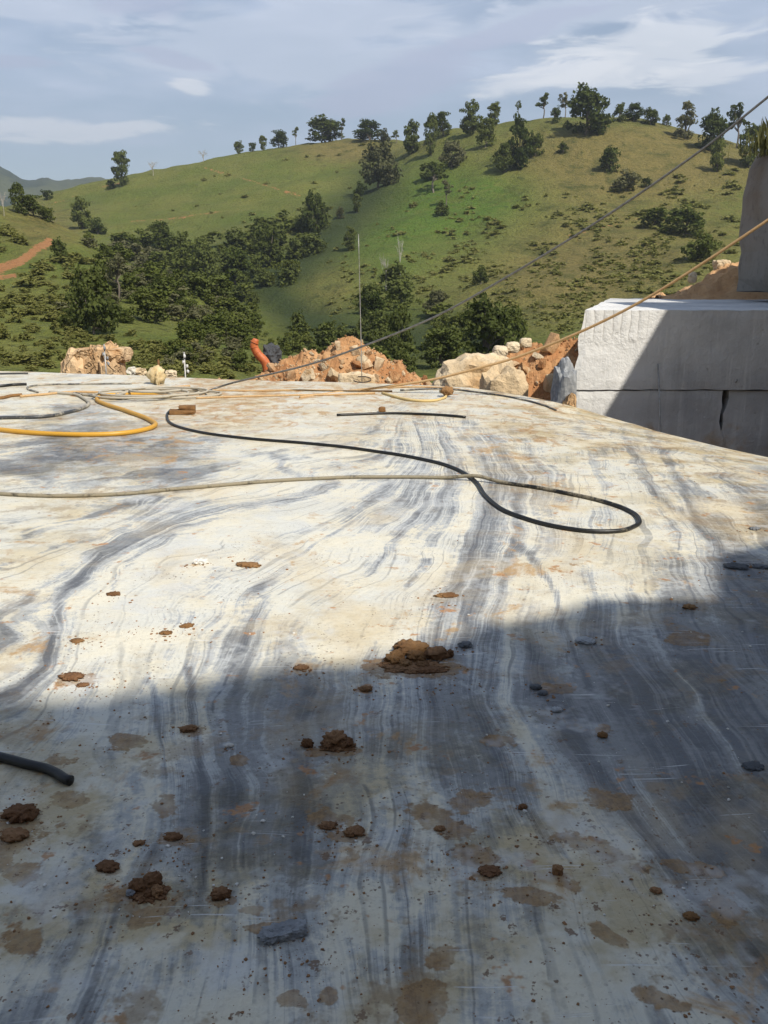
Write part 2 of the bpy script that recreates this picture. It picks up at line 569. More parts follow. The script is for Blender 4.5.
M['white_rock'] = mat_rock('white_marble_chip', (0.60, 0.56, 0.48), (0.72, 0.70, 0.64), None, 3.0, 0.03)
M['dark_rock'] = mat_rock('dark_grey_boulder', (0.10, 0.105, 0.11), (0.20, 0.205, 0.21), None, 2.0, 0.05)
M['black_rock'] = mat_rock('blackish_rock', (0.030, 0.031, 0.034), (0.070, 0.072, 0.075), None, 2.0, 0.05)
M['grey_rock'] = mat_rock('grey_marble_rock', (0.24, 0.25, 0.26), (0.42, 0.43, 0.43), None, 14.0, 0.01)
M['clod'] = mat_rock('brown_soil_clod', (0.17, 0.085, 0.040), (0.30, 0.165, 0.080), None, 16.0, 0.02)
M['clod_pale'] = mat_rock('ochre_soil_clod', (0.22, 0.115, 0.046), (0.30, 0.17, 0.075), (0.16, 0.082, 0.036), 12.0, 0.02)
M['wood'] = mat_plain('stained_wood', (0.26, 0.14, 0.055), (0.15, 0.08, 0.035), 0.85, 12.0, 0.2)
M['black_hose'] = mat_hose('black_hose_rubber', (0.012, 0.012, 0.011), (0.26, 0.225, 0.155), 0.18)
M['grey_hose'] = mat_hose('grey_hose_rubber', (0.05, 0.052, 0.055), (0.42, 0.38, 0.30), 0.5)
M['yellow_hose'] = mat_hose('yellow_hose_rubber', (0.58, 0.31, 0.035), (0.60, 0.45, 0.20), 0.35)
M['rope'] = mat_plain('tan_rope_fibre', (0.56, 0.38, 0.20), (0.44, 0.28, 0.14), 0.9, 60.0, 0.1)
M['cable'] = mat_plain('steel_cable', (0.22, 0.22, 0.21), (0.14, 0.13, 0.12), 0.55, 30.0, 0.5, 0.6)
M['steel'] = mat_plain('pale_steel', (0.42, 0.41, 0.39), (0.28, 0.26, 0.23), 0.5, 20.0, 0.5, 0.5)
M['rust_steel'] = mat_plain('rusty_steel', (0.10, 0.075, 0.06), (0.06, 0.05, 0.045), 0.7, 18.0, 0.3, 0.4)
M['orange_paint'] = mat_plain('orange_plastic', (0.56, 0.155, 0.045), (0.42, 0.11, 0.035), 0.5, 6.0, 0.4)
M['cloth'] = mat_plain('cream_cloth', (0.66, 0.54, 0.33), (0.52, 0.38, 0.19), 0.95, 10.0, 0.1, bumpd=0.03)
M['white_plastic'] = mat_plain('white_plastic', (0.66, 0.66, 0.64), (0.50, 0.48, 0.44), 0.6, 10.0)

# ------------------------------------------------------------------ terrain: quarry floor, valley and hills in one sheet
CTRL = []


def cpt(u, v, y):
    CTRL.append(tuple(at(u, v, y)))


def wpt(x, y, z):
    CTRL.append((x, y, z))


for a in [(-150, 240, 325), (-60, 222, 328), (50, 194, 332), (110, 180, 336), (160, 168, 340), (235, 152, 346), (300, 142, 350), (350, 139, 345), (395, 142, 335)]:
    cpt(*a)                                                      # ridge of the long left hill
    cpt(a[0], a[1] + 26, a[2] + 70)
for a in [(60, 212, 290), (130, 212, 270), (200, 200, 275), (300, 185, 275), (120, 240, 225), (200, 238, 225), (280, 222, 235), (340, 190, 272), (230, 268, 185),
          (170, 262, 190), (290, 262, 190), (30, 226, 235), (-60, 250, 220), (370, 165, 300)]:
    cpt(*a)                                                      # its face
for a in [(330, 232, 215), (300, 275, 165), (285, 315, 125), (375, 190, 268)]:
    cpt(*a)                                                      # the gully
for a in [(412, 141, 300), (450, 128, 280), (500, 121, 266), (545, 117, 260), (600, 120, 258), (660, 125, 256), (720, 136, 252), (768, 152, 246), (850, 185, 240), (960, 200, 240)]:
    cpt(*a)                                                      # ridge of the right hill
    cpt(a[0], a[1] + 34, a[2] + 60)
for a in [(400, 178, 250), (430, 195, 226), (395, 225, 200), (360, 262, 170), (400, 262, 164), (340, 310, 126), (395, 312, 122), (500, 200, 212), (470, 240, 184), (500, 270, 156), (480, 315, 118),
          (600, 180, 212), (600, 235, 174), (580, 290, 128), (690, 190, 202), (690, 245, 160), (690, 290, 120), (560, 330, 96), (850, 260, 150), (960, 250, 150)]:
    cpt(*a)                                                      # its face
for a in [(-200, 205, 150), (-80, 202, 145), (0, 206, 140), (45, 220, 134), (92, 240, 126), (150, 276, 110), (205, 304, 98), (245, 340, 84)]:
    cpt(*a)                                                      # left spur
    cpt(a[0], a[1] + 30, a[2] + 45)
for a in [(0, 262, 106), (60, 285, 94), (120, 315, 78), (0, 310, 78), (195, 345, 66), (60, 342, 60), (0, 345, 56), (-200, 300, 80), (-200, 340, 55)]:
    cpt(*a)
for a in [(300, 352, 92), (340, 362, 82), (420, 355, 86), (480, 350, 84), (540, 350, 78), (640, 350, 76), (250, 372, 62)]:
    cpt(*a)                                                      # valley bottom
for x, y, z in [(-40, 28, -3.4), (-20, 22, -3.6), (0, 20, -3.6), (12, 22, -3.4), (-15, 40, -4.2), (2, 42, -4.6), (14, 40, -4.2), (25, 30, -2.0), (30, 60, -5.0),
                (0, 0, -3.6), (-20, 0, -3.6), (14, 0, -3.4), (-14, -14, -3.6), (14, -14, -3.2), (40, 0, 2.0), (60, -40, 10), (-60, 0, 0), (-60, -60, 8), (0, -60, 8),
                (150, 80, 12), (150, -60, 25), (0, -180, 40), (-170, -60, 25), (-170, 60, 14), (240, 200, 35), (-260, 200, 30), (-260, 330, 22), (300, -100, 40), (-200, -250, 45), (200, -250, 50),
                (-420, 100, 35), (420, 100, 45), (0, -420, 50), (0, 560, 25), (-250, 520, 20), (260, 520, 25), (420, 330, 40), (-450, 330, 25)]:
    wpt(x, y, z)
CT = np.array(CTRL)
HILL = RBF(CT[:, :2], CT[:, 2])


def height(x, y):
    x, y = np.atleast_1d(np.asarray(x, float)), np.atleast_1d(np.asarray(y, float))
    q = np.stack([x, y], 1)
    r = np.hypot(x, y)
    h = HILL(q)
    k = smooth01(r, 450, 800)
    h = h * (1 - k) + (18 + 14 * fbm(x / 300, y / 300, 3)) * k
    amp = smooth01(r, 40, 120)
    h = h + amp * (2.4 * fbm(x / 34, y / 34, 11, 3) + 0.8 * fbm(x / 7, y / 7, 21, 3))
    h = h + (1 - amp) * 0.35 * fbm(x / 4, y / 4, 31, 3)
    near = smooth01(r, 34, 20)
    return h * (1 - near) + near * (-3.6 + 0.25 * fbm(x / 3, y / 3, 5, 3))


def hit(u, v, lo=24.0, hi=700.0):
    """where the ray of a pixel meets the terrain; below the ridge if it misses"""
    for k in range(30):
        ys = np.geomspace(lo, hi, 500)
        pts = EYE + ray(u, v + k)[None] * ys[:, None]
        below = pts[:, 2] < height(pts[:, 0], pts[:, 1])
        if below.any():
            p = pts[np.argmax(below)]
            return np.array([p[0], p[1], height(p[0], p[1])[0]])
    return at(u, v, 300)


def seg_dist(u, v, line):
    d = np.full(u.shape, 1e9)
    for (a, b), (c, e) in zip(line[:-1], line[1:]):
        L = (c - a) ** 2 + (e - b) ** 2
        k = np.clip(((u - a) * (c - a) + (v - b) * (e - b)) / L, 0, 1)
        d = np.minimum(d, np.hypot(u - a - k * (c - a), v - b - k * (e - b)))
    return d


def blob(u, v, cu, cv, ru, rv):
    return np.exp(-(((u - cu) / ru) ** 2 + ((v - cv) / rv) ** 2))


def make_terrain():
    front = np.arange(-33, 33.01, 0.17)
    side = np.arange(33, 327, 3.0)[1:]
    th = np.radians(np.concatenate([front, side]))
    rr = np.concatenate([np.linspace(0.5, 18, 10), np.geomspace(20, 620, 330), np.geomspace(640, 4000, 40)])
    T, Rr = np.meshgrid(th, rr)
    x, y = Rr * np.sin(T), Rr * np.cos(T)
    z = height(x.ravel(), y.ravel()).reshape(x.shape)
    V = np.stack([x, y, z], 2).reshape(-1, 3)
    nt, nr = len(th), len(rr)
    i, j = np.meshgrid(np.arange(nr - 1), np.arange(nt), indexing='ij')
    j2 = (j + 1) % nt
    Fc = np.stack([i * nt + j, i * nt + j2, (i + 1) * nt + j2, (i + 1) * nt + j], 2).reshape(-1, 4)[:, ::-1]
    me = new_mesh('terrain', V, Fc, True)
    u, v = project(V)
    ahead = (V[:, 1] > 20)
    r = np.hypot(V[:, 0], V[:, 1])
    lush = blob(u, v, 430, 215, 70, 40) + 0.9 * blob(u, v, 480, 195, 50, 22) + 0.55 * blob(u, v, 380, 250, 40, 30)
    lush = np.where(ahead & (r < 290), lush, 0)
    dry = 0.25 + 0.9 * blob(u, v, 640, 160, 130, 40) + 0.5 * blob(u, v, 620, 250, 140, 50) + 0.75 * blob(u, v, 345, 150, 55, 14) + 0.5 * blob(u, v, 40, 225, 50, 25) \
        + 0.45 * blob(u, v, 560, 290, 90, 40) + 0.3 * blob(u, v, 330, 280, 40, 30)
    dry = np.where(ahead, dry, 0.4)
    cut = np.exp(-(seg_dist(u, v, [(-60, 285), (0, 268), (20, 262), (38, 248), (50, 242)]) / 4.8) ** 2)
    cut += 0.8 * np.exp(-(seg_dist(u, v, [(0, 278), (15, 276)]) / 3.0) ** 2)
    for line in ([(120, 222), (170, 219), (225, 211), (240, 209)], [(205, 168), (255, 182), (300, 196)], [(560, 238), (640, 218), (690, 222)], [(55, 202), (85, 193), (120, 183)]):
        cut += 0.55 * np.exp(-(seg_dist(u, v, line) / 1.6) ** 2)
    soil = np.where(ahead, cut, 0) + smooth01(r, 60, 40)
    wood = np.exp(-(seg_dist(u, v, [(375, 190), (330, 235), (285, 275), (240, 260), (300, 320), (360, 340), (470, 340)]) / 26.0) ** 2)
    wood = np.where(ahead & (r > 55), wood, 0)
    for nme, a in (('lush', np.clip(lush, 0, 1)), ('dry', np.clip(dry, 0, 1)), ('soil', np.clip(soil, 0, 1)), ('wood', wood)):
        set_attr(me, nme, a)
    tag(link('terrain', me, M['terrain']), kind='structure')


make_terrain()


# far mountains ---------------------------------------------------------
def make_mountains():
    prof = [(-300, 196), (-150, 172), (-60, 158), (-20, 166), (0, 169), (14, 166), (26, 173), (38, 180), (52, 183), (62, 180), (74, 182), (100, 180), (160, 184), (300, 190), (500, 188), (800, 180)]
    pu = np.array([p[0] for p in prof], float)
    pv = np.array([p[1] for p in prof], float)
    th = np.radians(np.concatenate([np.arange(-40, 40, 0.12), np.arange(40, 320, 2.0)]))
    D = 1900.0
    ang = (th + np.pi) % (2 * np.pi) - np.pi
    u = 384 + F_PX * np.tan(np.clip(ang, -0.75, 0.75)) / 0.985
    vv = np.interp(u, pu, pv)
    crest = 1.6 + (HORIZON - vv) / F_PX * D * cp * cp * np.cos(np.clip(ang, -0.75, 0.75))
    other = 170 + 120 * fbm(np.cos(ang) * 3, np.sin(ang) * 3, 41, 3)
    k = smooth01(np.abs(ang), 0.55, 0.9)
    crest = crest * (1 - k) + other * k + 7 * fbm(ang * 60, ang * 0 + 3, 44, 4)
    rows = np.array([1000, 1150, 1300, 1450, 1600, 1750, 1900, 2100, 2400, 2800.0])
    share = np.array([0.0, 0.10, 0.27, 0.46, 0.66, 0.86, 1.0, 0.75, 0.4, 0.0])
    V = []
    for rr, s in zip(rows, share):
        rad = rr + (120 * fbm(ang * 9, ang * 0 + rr / 200, 51, 3) if 0 < s < 1 else 0)
        zz = crest * s + (16 * s * (1 - s) * 4 * fbm(ang * 14, ang * 0 + rr / 120, 61, 4))
        V.append(np.stack([rad * np.sin(ang), rad * np.cos(ang), zz], 1))
    V = np.concatenate(V)
    nt = len(th)
    i, j = np.meshgrid(np.arange(len(rows) - 1), np.arange(nt), indexing='ij')
    j2 = (j + 1) % nt
    Fc = np.stack([i * nt + j, i * nt + j2, (i + 1) * nt + j2, (i + 1) * nt + j], 2).reshape(-1, 4)[:, ::-1]
    m, t = material('mountain_forest')
    n = t.noise(t.pos(), 0.006, 5, 0.6)
    n2 = t.noise(t.pos(), 0.05, 4, 0.7)
    c = t.mix(t.step(n, 0.48, 0.58), (0.030, 0.046, 0.020), (0.095, 0.105, 0.040))
    c = t.mix(t.mul(n2, 0.6), c, (0.028, 0.040, 0.018))
    t.out(t.principled(c, 0.95, t.bump(n2, 1.0, 8.0), 0.1))
    tag(link('distant_mountains', new_mesh('distant_mountains', V, Fc, True), m), kind='structure')


make_mountains()

# ------------------------------------------------------------------ marble bench
EDGE_PX = [(-500, 366), (-260, 368), (0, 371), (130, 375), (240, 380), (330, 382), (420, 384.5), (470, 388), (510, 395), (545, 404), (562, 410), (590, 417), (625, 426), (690, 440), (768, 456)]
EDGE = np.array([ground(u, v)[:2] for u, v in EDGE_PX] + [(4.9, 5.4), (6.0, 3.4), (7.2, 2.4), (7.3, -9.0)])
ed_y, ed_x = EDGE[::-1, 1], EDGE[::-1, 0]


def bench_edge(y):
    return np.interp(y, ed_y, ed_x)


def shoulder(y):
    y = np.asarray(y, float)
    return smooth01(y, 3.0, 6.0) * smooth01(y, 13.0, 11.4)


def bench_z(x, y):
    """gentle undulation; the right shoulder rolls off towards its edge"""
    e = bench_edge(y) - x + 0.15
    roll = np.clip(1 - e / 2.0, 0, 3) ** 2 * shoulder(y)
    und = 0.018 * fbm(np.asarray(x) / 1.7, np.asarray(y) / 1.7, 71, 3)
    return und - 0.11 * roll


# vein field: traced lines of equal phi
VEINS = {
    -3.0: [(-200, 425), (0, 405), (150, 398), (300, 394), (420, 392)],
    -2.0: [(-200, 460), (0, 440), (100, 428), (200, 422), (300, 414), (400, 405)],
    -1.2: [(-200, 520), (0, 490), (80, 475), (160, 462), (250, 446), (350, 428), (420, 412)],
    -0.5: [(-200, 590), (-50, 560), (25, 535), (60, 525), (85, 517), (120, 507), (155, 497), (240, 470), (330, 445)],
    0.0: [(-200, 640), (-60, 590), (0, 567), (50, 547), (100, 537), (130, 527), (200, 498), (290, 470), (380, 445)],
    1.0: [(-150, 730), (-40, 705), (20, 690), (45, 665), (52, 640), (60, 600), (85, 575), (100, 552), (130, 537), (170, 525), (200, 515), (256, 505), (300, 495), (340, 485), (385, 472), (405, 450)],
    1.8: [(-150, 900), (-40, 830), (20, 770), (60, 700), (90, 640), (110, 592), (125, 566), (150, 549), (175, 536), (250, 518), (330, 500), (390, 478), (415, 445)],
    3.0: [(40, 1120), (75, 1010), (115, 900), (155, 800), (160, 750), (155, 700), (175, 640), (205, 600), (245, 575), (300, 545), (340, 518), (375, 495), (410, 472), (425, 440)],
    4.0: [(160, 1120), (185, 1010), (203, 900), (200, 800), (195, 700), (208, 640), (250, 592), (330, 548), (372, 515), (412, 482), (432, 450), (425, 420)],
    5.0: [(285, 1120), (284, 1000), (280, 860), (275, 700), (290, 640), (330, 592), (388, 552), (420, 512), (440, 482), (435, 445), (415, 415)],
    6.0: [(395, 1120), (385, 1000), (372, 900), (365, 700), (385, 622), (420, 572), (448, 522), (460, 482), (445, 435), (425, 412)],
    7.0: [(470, 1120), (455, 1010), (440, 900), (425, 760), (430, 655), (454, 582), (474, 522), (484, 482), (468, 442), (448, 416)],
    8.0: [(560, 1120), (530, 1024), (500, 860), (472, 745), (452, 655), (464, 592), (490, 540), (500, 492), (490, 452), (472, 418)],
    9.0: [(660, 1120), (615, 1024), (562, 885), (522, 785), (496, 705), (498, 645), (506, 592), (522, 542), (528, 502), (512, 454), (494, 420)],
    10.2: [(820, 1090), (768, 1010), (680, 905), (605, 805), (562, 725), (540, 662), (540, 605), (556, 562), (560, 512), (542, 462), (522, 424)],
    11.4: [(860, 990), (768, 905), (700, 832), (642, 755), (602, 675), (582, 622), (588, 565), (598, 512), (582, 462), (556, 428)],
    12.6: [(880, 880), (768, 782), (702, 695), (662, 632), (648, 572), (638, 512), (612, 452), (590, 425)],
    13.8: [(880, 780), (768, 682), (722, 602), (690, 542), (650, 482), (628, 434)],
    15.0: [(900, 680), (768, 562), (720, 502), (670, 446)],
    16.4: [(900, 590), (800, 510), (768, 485), (730, 456)],
}
vp, vv_ = [], []
for val, line in VEINS.items():
    for (a, b), (c, d) in zip(line[:-1], line[1:]):
        n_ = max(1, int(math.hypot(c - a, d - b) / 45))
        for k in range(n_):
            vp.append((a + (c - a) * k / n_, b + (d - b) * k / n_))
            vv_.append(val)
    vp.append(line[-1])
    vv_.append(val)
PHI = RBF(vp, vv_, 4.0)
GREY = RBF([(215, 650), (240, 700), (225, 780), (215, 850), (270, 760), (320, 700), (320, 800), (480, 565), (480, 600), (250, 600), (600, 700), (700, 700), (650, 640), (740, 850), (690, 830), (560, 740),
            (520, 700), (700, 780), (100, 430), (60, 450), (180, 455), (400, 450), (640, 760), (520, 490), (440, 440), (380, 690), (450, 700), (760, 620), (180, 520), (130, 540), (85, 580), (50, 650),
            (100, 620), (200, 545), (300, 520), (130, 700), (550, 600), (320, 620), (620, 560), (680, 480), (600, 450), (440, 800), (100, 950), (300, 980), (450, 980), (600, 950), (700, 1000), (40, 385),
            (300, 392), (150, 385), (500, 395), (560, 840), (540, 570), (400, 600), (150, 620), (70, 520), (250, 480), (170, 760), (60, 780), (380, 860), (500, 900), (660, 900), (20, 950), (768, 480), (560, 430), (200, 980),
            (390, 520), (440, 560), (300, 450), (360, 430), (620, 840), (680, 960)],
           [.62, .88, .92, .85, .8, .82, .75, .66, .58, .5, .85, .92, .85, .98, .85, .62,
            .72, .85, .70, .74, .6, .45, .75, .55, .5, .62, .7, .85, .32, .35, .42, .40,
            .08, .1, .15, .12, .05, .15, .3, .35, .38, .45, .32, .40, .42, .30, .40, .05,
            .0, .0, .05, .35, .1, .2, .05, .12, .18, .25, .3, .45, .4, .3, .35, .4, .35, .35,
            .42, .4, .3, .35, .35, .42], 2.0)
RUST = RBF([(60, 392), (250, 405), (200, 412), (400, 400), (560, 420), (520, 412), (700, 450), (640, 432), (300, 560), (60, 640), (30, 600), (560, 570), (450, 620), (300, 650), (450, 830), (330, 830), (50, 850),
            (560, 810), (600, 770), (200, 560), (130, 640), (40, 480), (250, 470), (400, 480), (600, 480), (680, 540), (720, 720), (650, 680), (500, 740), (230, 740), (130, 780), (160, 950), (300, 960), (560, 960),
            (700, 930), (760, 980), (30, 980), (100, 450), (230, 650), (130, 380), (430, 388), (0, 760), (768, 480), (20, 720)],
           [.55, .85, .8, .7, .66, .66, .52, .54, .5, .5, .5, .6, .55, .5, .62, .58, .6,
            .55, .5, .45, .4, .3, .25, .25, .4, .5, .25, .3, .35, .3, .5, .3, .35, .4,
            .45, .5, .45, .6, .5, .5, .6, .6, .5, .45], 2.0)
TRACED = [
    ([(0, 697), (20, 690), (45, 665), (52, 640), (60, 600), (85, 575), (100, 552), (130, 537), (170, 525), (200, 515), (256, 505), (300, 495), (335, 485)], 6, .85),
    ([(95, 560), (130, 541), (170, 528), (215, 513)], 11, .6), ([(0, 567), (50, 547), (100, 537), (130, 527)], 3, .6), ([(25, 535), (60, 525), (85, 517), (120, 507), (155, 497)], 4, .7),
    ([(110, 590), (125, 565), (150, 548), (175, 535)], 3, .6), ([(0, 466), (25, 472), (45, 480)], 10, .6), ([(165, 470), (185, 476), (212, 470)], 7, .6), ([(272, 455), (285, 460), (280, 468), (298, 476)], 4, .6),
    ([(255, 590), (290, 560), (330, 535), (355, 515), (375, 495), (390, 485)], 5, .6), ([(330, 600), (380, 560), (400, 535), (420, 510), (425, 490)], 4, .55), ([(400, 610), (410, 580), (425, 560)], 3, .5),
    ([(462, 620), (460, 590), (470, 560), (480, 535), (490, 505), (500, 480)], 6, .5), ([(512, 540), (530, 555), (545, 575), (555, 590), (560, 612)], 5, .8), ([(478, 640), (475, 600), (485, 570), (505, 560)], 10, .35),
    ([(203, 890), (203, 800), (198, 740), (193, 700), (190, 670)], 4, .95), ([(165, 775), (160, 740), (157, 700), (150, 680)], 4, .6), ([(155, 850), (125, 890), (105, 930), (90, 980), (78, 1040)], 8, .5),
    ([(560, 620), (575, 650), (590, 690), (610, 700), (625, 700)], 4, .6), ([(525, 640), (545, 680), (570, 730), (600, 780), (640, 830), (680, 880), (720, 920), (768, 960)], 9, .7),
    ([(600, 620), (640, 680), (690, 760), (768, 860)], 11, .6), ([(430, 900), (420, 930), (415, 965)], 9, .6), ([(480, 720), (500, 760), (520, 800), (545, 840), (570, 860)], 8, .6),
    ([(650, 430), (680, 480), (700, 530), (730, 560)], 4, .6), ([(620, 430), (640, 460), (660, 500), (680, 512)], 4, .6), ([(470, 420), (490, 440), (510, 460), (530, 480)], 5, .5),
    ([(700, 850), (740, 840), (752, 862), (722, 880)], 13, .7), ([(240, 860), (240, 780), (235, 700), (245, 650), (265, 600)], 7, .45), ([(300, 850), (300, 760), (310, 690)], 9, .45), ([(30, 600), (0, 640), (-20, 660)], 8, .4),
]
LIT_CLEAN = RBF([(0, 470), (100, 440), (60, 410), (250, 410), (400, 410), (540, 420), (640, 440), (740, 470), (700, 520), (600, 500), (450, 480), (300, 480), (200, 540), (100, 600), (300, 600), (500, 600), (620, 570), (100, 650),
             (20, 640), (300, 680), (150, 720), (500, 680), (700, 650), (100, 800), (300, 820), (500, 800), (700, 800), (100, 950), (300, 980), (500, 950), (700, 950), (300, 380), (100, 380), (450, 390), (400, 1110), (-200, 600), (950, 700)],
            [.3, .1, .4, .3, .4, .0, .05, .15, .5, .6, .9, .95, 1., .95, .8, .9, .6, .9, .7, .6, .5, .55, .4, .05, .05, .05, .25, .1, .2, .15, .05, .9, .9, .8, .2, .6, .3], 2.0)  # low over mud, and over the near stone to deepen its shade by colour
FILM = [(530, 897, 32, 11, 0), (445, 957, 16, 14, 0), (425, 1008, 26, 20, -30), (165, 805, 17, 12, 0), (355, 855, 13, 11, 0), (445, 826, 34, 14, 30), (470, 800, 22, 15, 0), (478, 855, 26, 12, 10),
        (596, 848, 60, 12, 18), (612, 938, 34, 9, 38), (28, 940, 20, 14, 0), (18, 872, 26, 18, 0), (604, 730, 8, 6, 0), (150, 915, 26, 9, -30), (330, 820, 26, 20, 0), (700, 870, 40, 10, 12), (660, 1000, 30, 10, 20),
        (70, 800, 24, 9, 0), (250, 910, 12, 6, 0), (610, 800, 34, 9, 10), (290, 1000, 18, 9, 0), (560, 690, 24, 6, 0), (690, 640, 20, 8, 0), (330, 996, 12, 9, 0), (500, 740, 26, 8, 0), (560, 880, 22, 9, 30),
        (725, 905, 24, 14, 40), (412, 668, 44, 9, 0), (150, 893, 34, 11, 0), (336, 750, 28, 6, 0), (220, 899, 16, 6, 0), (190, 732, 16, 6, 0), (72, 680, 22, 6, 0), (20, 822, 34, 16, 0), (108, 871, 20, 7, 0), (172, 840, 16, 6, 0), (354, 836, 20, 7, 0), (490, 876, 20, 6, 0), (150, 912, 24, 8, -35), (270, 928, 26, 5, 0), (128, 740, 22, 10, 0), (60, 760, 20, 8, 0), (240, 760, 10, 6, 0), (410, 672, 26, 6, 0), (10, 845, 20, 24, 0)]


def make_bench():
    vrow = np.concatenate([np.linspace(364.5, 420, 46), np.arange(422, 1085, 2.6)])
    ys = np.concatenate([np.array([ground(384, v)[1] for v in vrow]), np.linspace(1.25, -9, 14)])
    NL, NM, NR = 12, 280, 16
    V, rowlen = [], NL + NM + NR + 6
    keep = []
    for y in ys:
        xe = bench_edge(y) + 1.1 * float(shoulder(y))
        half = 0.47 * (max(y, 0) + 0.55)
        a = max(-half, -11.5)
        b = min(half, xe - 0.02)
        a = min(a, b - 0.3)
        xs = np.concatenate([np.linspace(-14, a, NL, endpoint=False), np.linspace(a, b, NM, endpoint=False), np.linspace(b, xe, NR)])
        zs = bench_z(xs, np.full(len(xs), y))
        ze = zs[-1]
        chip = 0.05 * math.sin(y * 9.0) + 0.04 * math.sin(y * 23.0)
        lip = [(xe + .05, ze - .012), (xe + .10 + chip * .3, ze - .045), (xe + .15 + chip * .5, ze - .13), (xe + .19 + chip, ze - .4), (xe + .22 + chip, ze - 1.5), (xe + .25, -4.2)]
        V.append(np.concatenate([np.stack([xs, np.full(len(xs), y), zs], 1), np.array([(p, y, q) for p, q in lip])]))
    V = np.array(V)
    # close the far end
    far = V[0].copy()
    far[:, 1] += 0.15
    far[:, 2] = -4.2
    V = np.concatenate([far[None], V])
    nr, nc = V.shape[:2]
    P = V.reshape(-1, 3)
    i, j = np.meshgrid(np.arange(nr - 1), np.arange(nc - 1), indexing='ij')
    Fc = np.stack([i * nc + j, (i + 1) * nc + j, (i + 1) * nc + j + 1, i * nc + j + 1], 2).reshape(-1, 4)
    me = new_mesh('marble_bench', P, Fc, True)
    u, v = project(P)
    behind = P[:, 1] < 1.1
    u = np.where(behind, 384 + P[:, 0] * 500, u)
    v = np.where(behind, 1120, v)
    q = np.stack([np.clip(u, -300, 1000), np.clip(v, 366, 1120)], 1)
    phi = PHI(q)
    phi[behind] = 6 + P[behind, 0] * 3.5
    film = np.zeros(len(P))
    for cu, cv, ru, rv, ang in FILM:
        c_, s_ = math.cos(R(ang)), math.sin(R(ang))
        du, dv = q[:, 0] - cu, q[:, 1] - cv
        d = np.hypot((du * c_ + dv * s_) / ru, (dv * c_ - du * s_) / rv)
        film = np.maximum(film, np.clip(1.25 - 0.75 * d, 0, 1) * (0.78 + 0.22 * random.random()))
    trace = np.zeros(len(P))
    ju = q[:, 0] + 5 * fbm(P[:, 0] * 3, P[:, 1] * 3, 81, 3)
    jv = q[:, 1] + 3 * fbm(P[:, 0] * 3, P[:, 1] * 3, 85, 3)
    for line, wd_, st_ in TRACED:
        trace = np.maximum(trace, st_ * np.exp(-(seg_dist(ju, jv, line) / wd_) ** 2))
    trace[behind] = 0
    set_attr(me, 'trace', trace)
    set_attr(me, 'phi', phi)
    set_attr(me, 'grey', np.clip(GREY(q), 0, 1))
    set_attr(me, 'rust', np.clip(RUST(q), 0, 1))
    set_attr(me, 'film', film)
    set_attr(me, 'lit_clean', np.clip(LIT_CLEAN(q), 0, 1))
    tag(link('marble_bench', me, M['marble']), kind='structure')


make_bench()


def on_bench(u, v):
    p = ground(u, v)
    for _ in range(6):
        p = ground(u, v, float(bench_z(p[0], p[1])))
    return p


# ------------------------------------------------------------------ quarry cliff beside and behind the viewer (it casts the shade in front; rear wall added)
def rough_prism(name, outline_yz, x0, x1, step=0.5, jitter=0.12, seed=1):
    """an outline in the y-z plane pushed from x0 to x1, its surfaces broken up a little"""
    pts = []
    n = len(outline_yz)
    for k in range(n):
        (a, b), (c, d) = outline_yz[k], outline_yz[(k + 1) % n]
        m_ = max(1, int(math.hypot(c - a, d - b) / step))
        pts += [(a + (c - a) * i / m_, b + (d - b) * i / m_) for i in range(m_)]
    nx = max(1, int((x1 - x0) / step))
    bm = bmesh.new()
    rings = []
    for i in range(nx + 1):
        rings.append([bm.verts.new((x0 + (x1 - x0) * i / nx, p, q)) for p, q in pts])
    for a, b in zip(rings[:-1], rings[1:]):
        for k in range(len(pts)):
            k2 = (k + 1) % len(pts)
            bm.faces.new((a[k], a[k2], b[k2], b[k]))
    bm.faces.new(list(reversed(rings[0])))
    bm.faces.new(rings[-1])
    bmesh.ops.triangulate(bm, faces=[f for f in bm.faces if len(f.verts) > 4])
    bmesh.ops.recalc_face_normals(bm, faces=bm.faces)
    for v in bm.verts:
        o = mnoise.turbulence_vector(v.co * 0.6 + Vector((seed * 7.1, 0, 0)), 3, False)
        v.co += o * jitter
    me = bpy.data.meshes.new(name)
    bm.to_mesh(me)
    bm.free()
    return me


SHADE_PX = [(-420, 735), (-200, 708), (-60, 694), (0, 700), (60, 704), (130, 688), (200, 678), (260, 668), (380, 664), (440, 648), (480, 628), (540, 616), (585, 600), (620, 603), (690, 612), (706, 590), (724, 560), (768, 535), (830, 515), (900, 505)]
XC = 6.8
top = []
for u, v in SHADE_PX:
    g = on_bench(u, v)
    t_ = XC - g[0]
    q = g + LIGHT * t_
    top.append((q[1], q[2]))
top = [p for k, p in enumerate(top) if k == 0 or p[0] > top[k - 1][0] + 0.02]
outline = [(-22, -5), (-22, top[0][1] + 2)] + [(top[0][0] - 2, top[0][1] + 1.2)] + top + [(top[-1][0] + 0.5, 3.2), (top[-1][0] + 1.6, 2.4), (top[-1][0] + 1.9, -5)]
cl = link('unseen_cliff', rough_prism('unseen_cliff', outline, XC, XC + 9, 0.6, 0.08, 1), M['cliff'])
tag(cl, kind='structure')
tower = [(6.6, -5), (6.6, 6.0), (7.2, 7.15), (13.0, 7.15), (13.1, -5)]
cl = link('unseen_cliff', rough_prism('unseen_cliff', tower, 7.5, 13, 0.6, 0.03, 2), M['cliff'])
tag(cl, kind='structure')

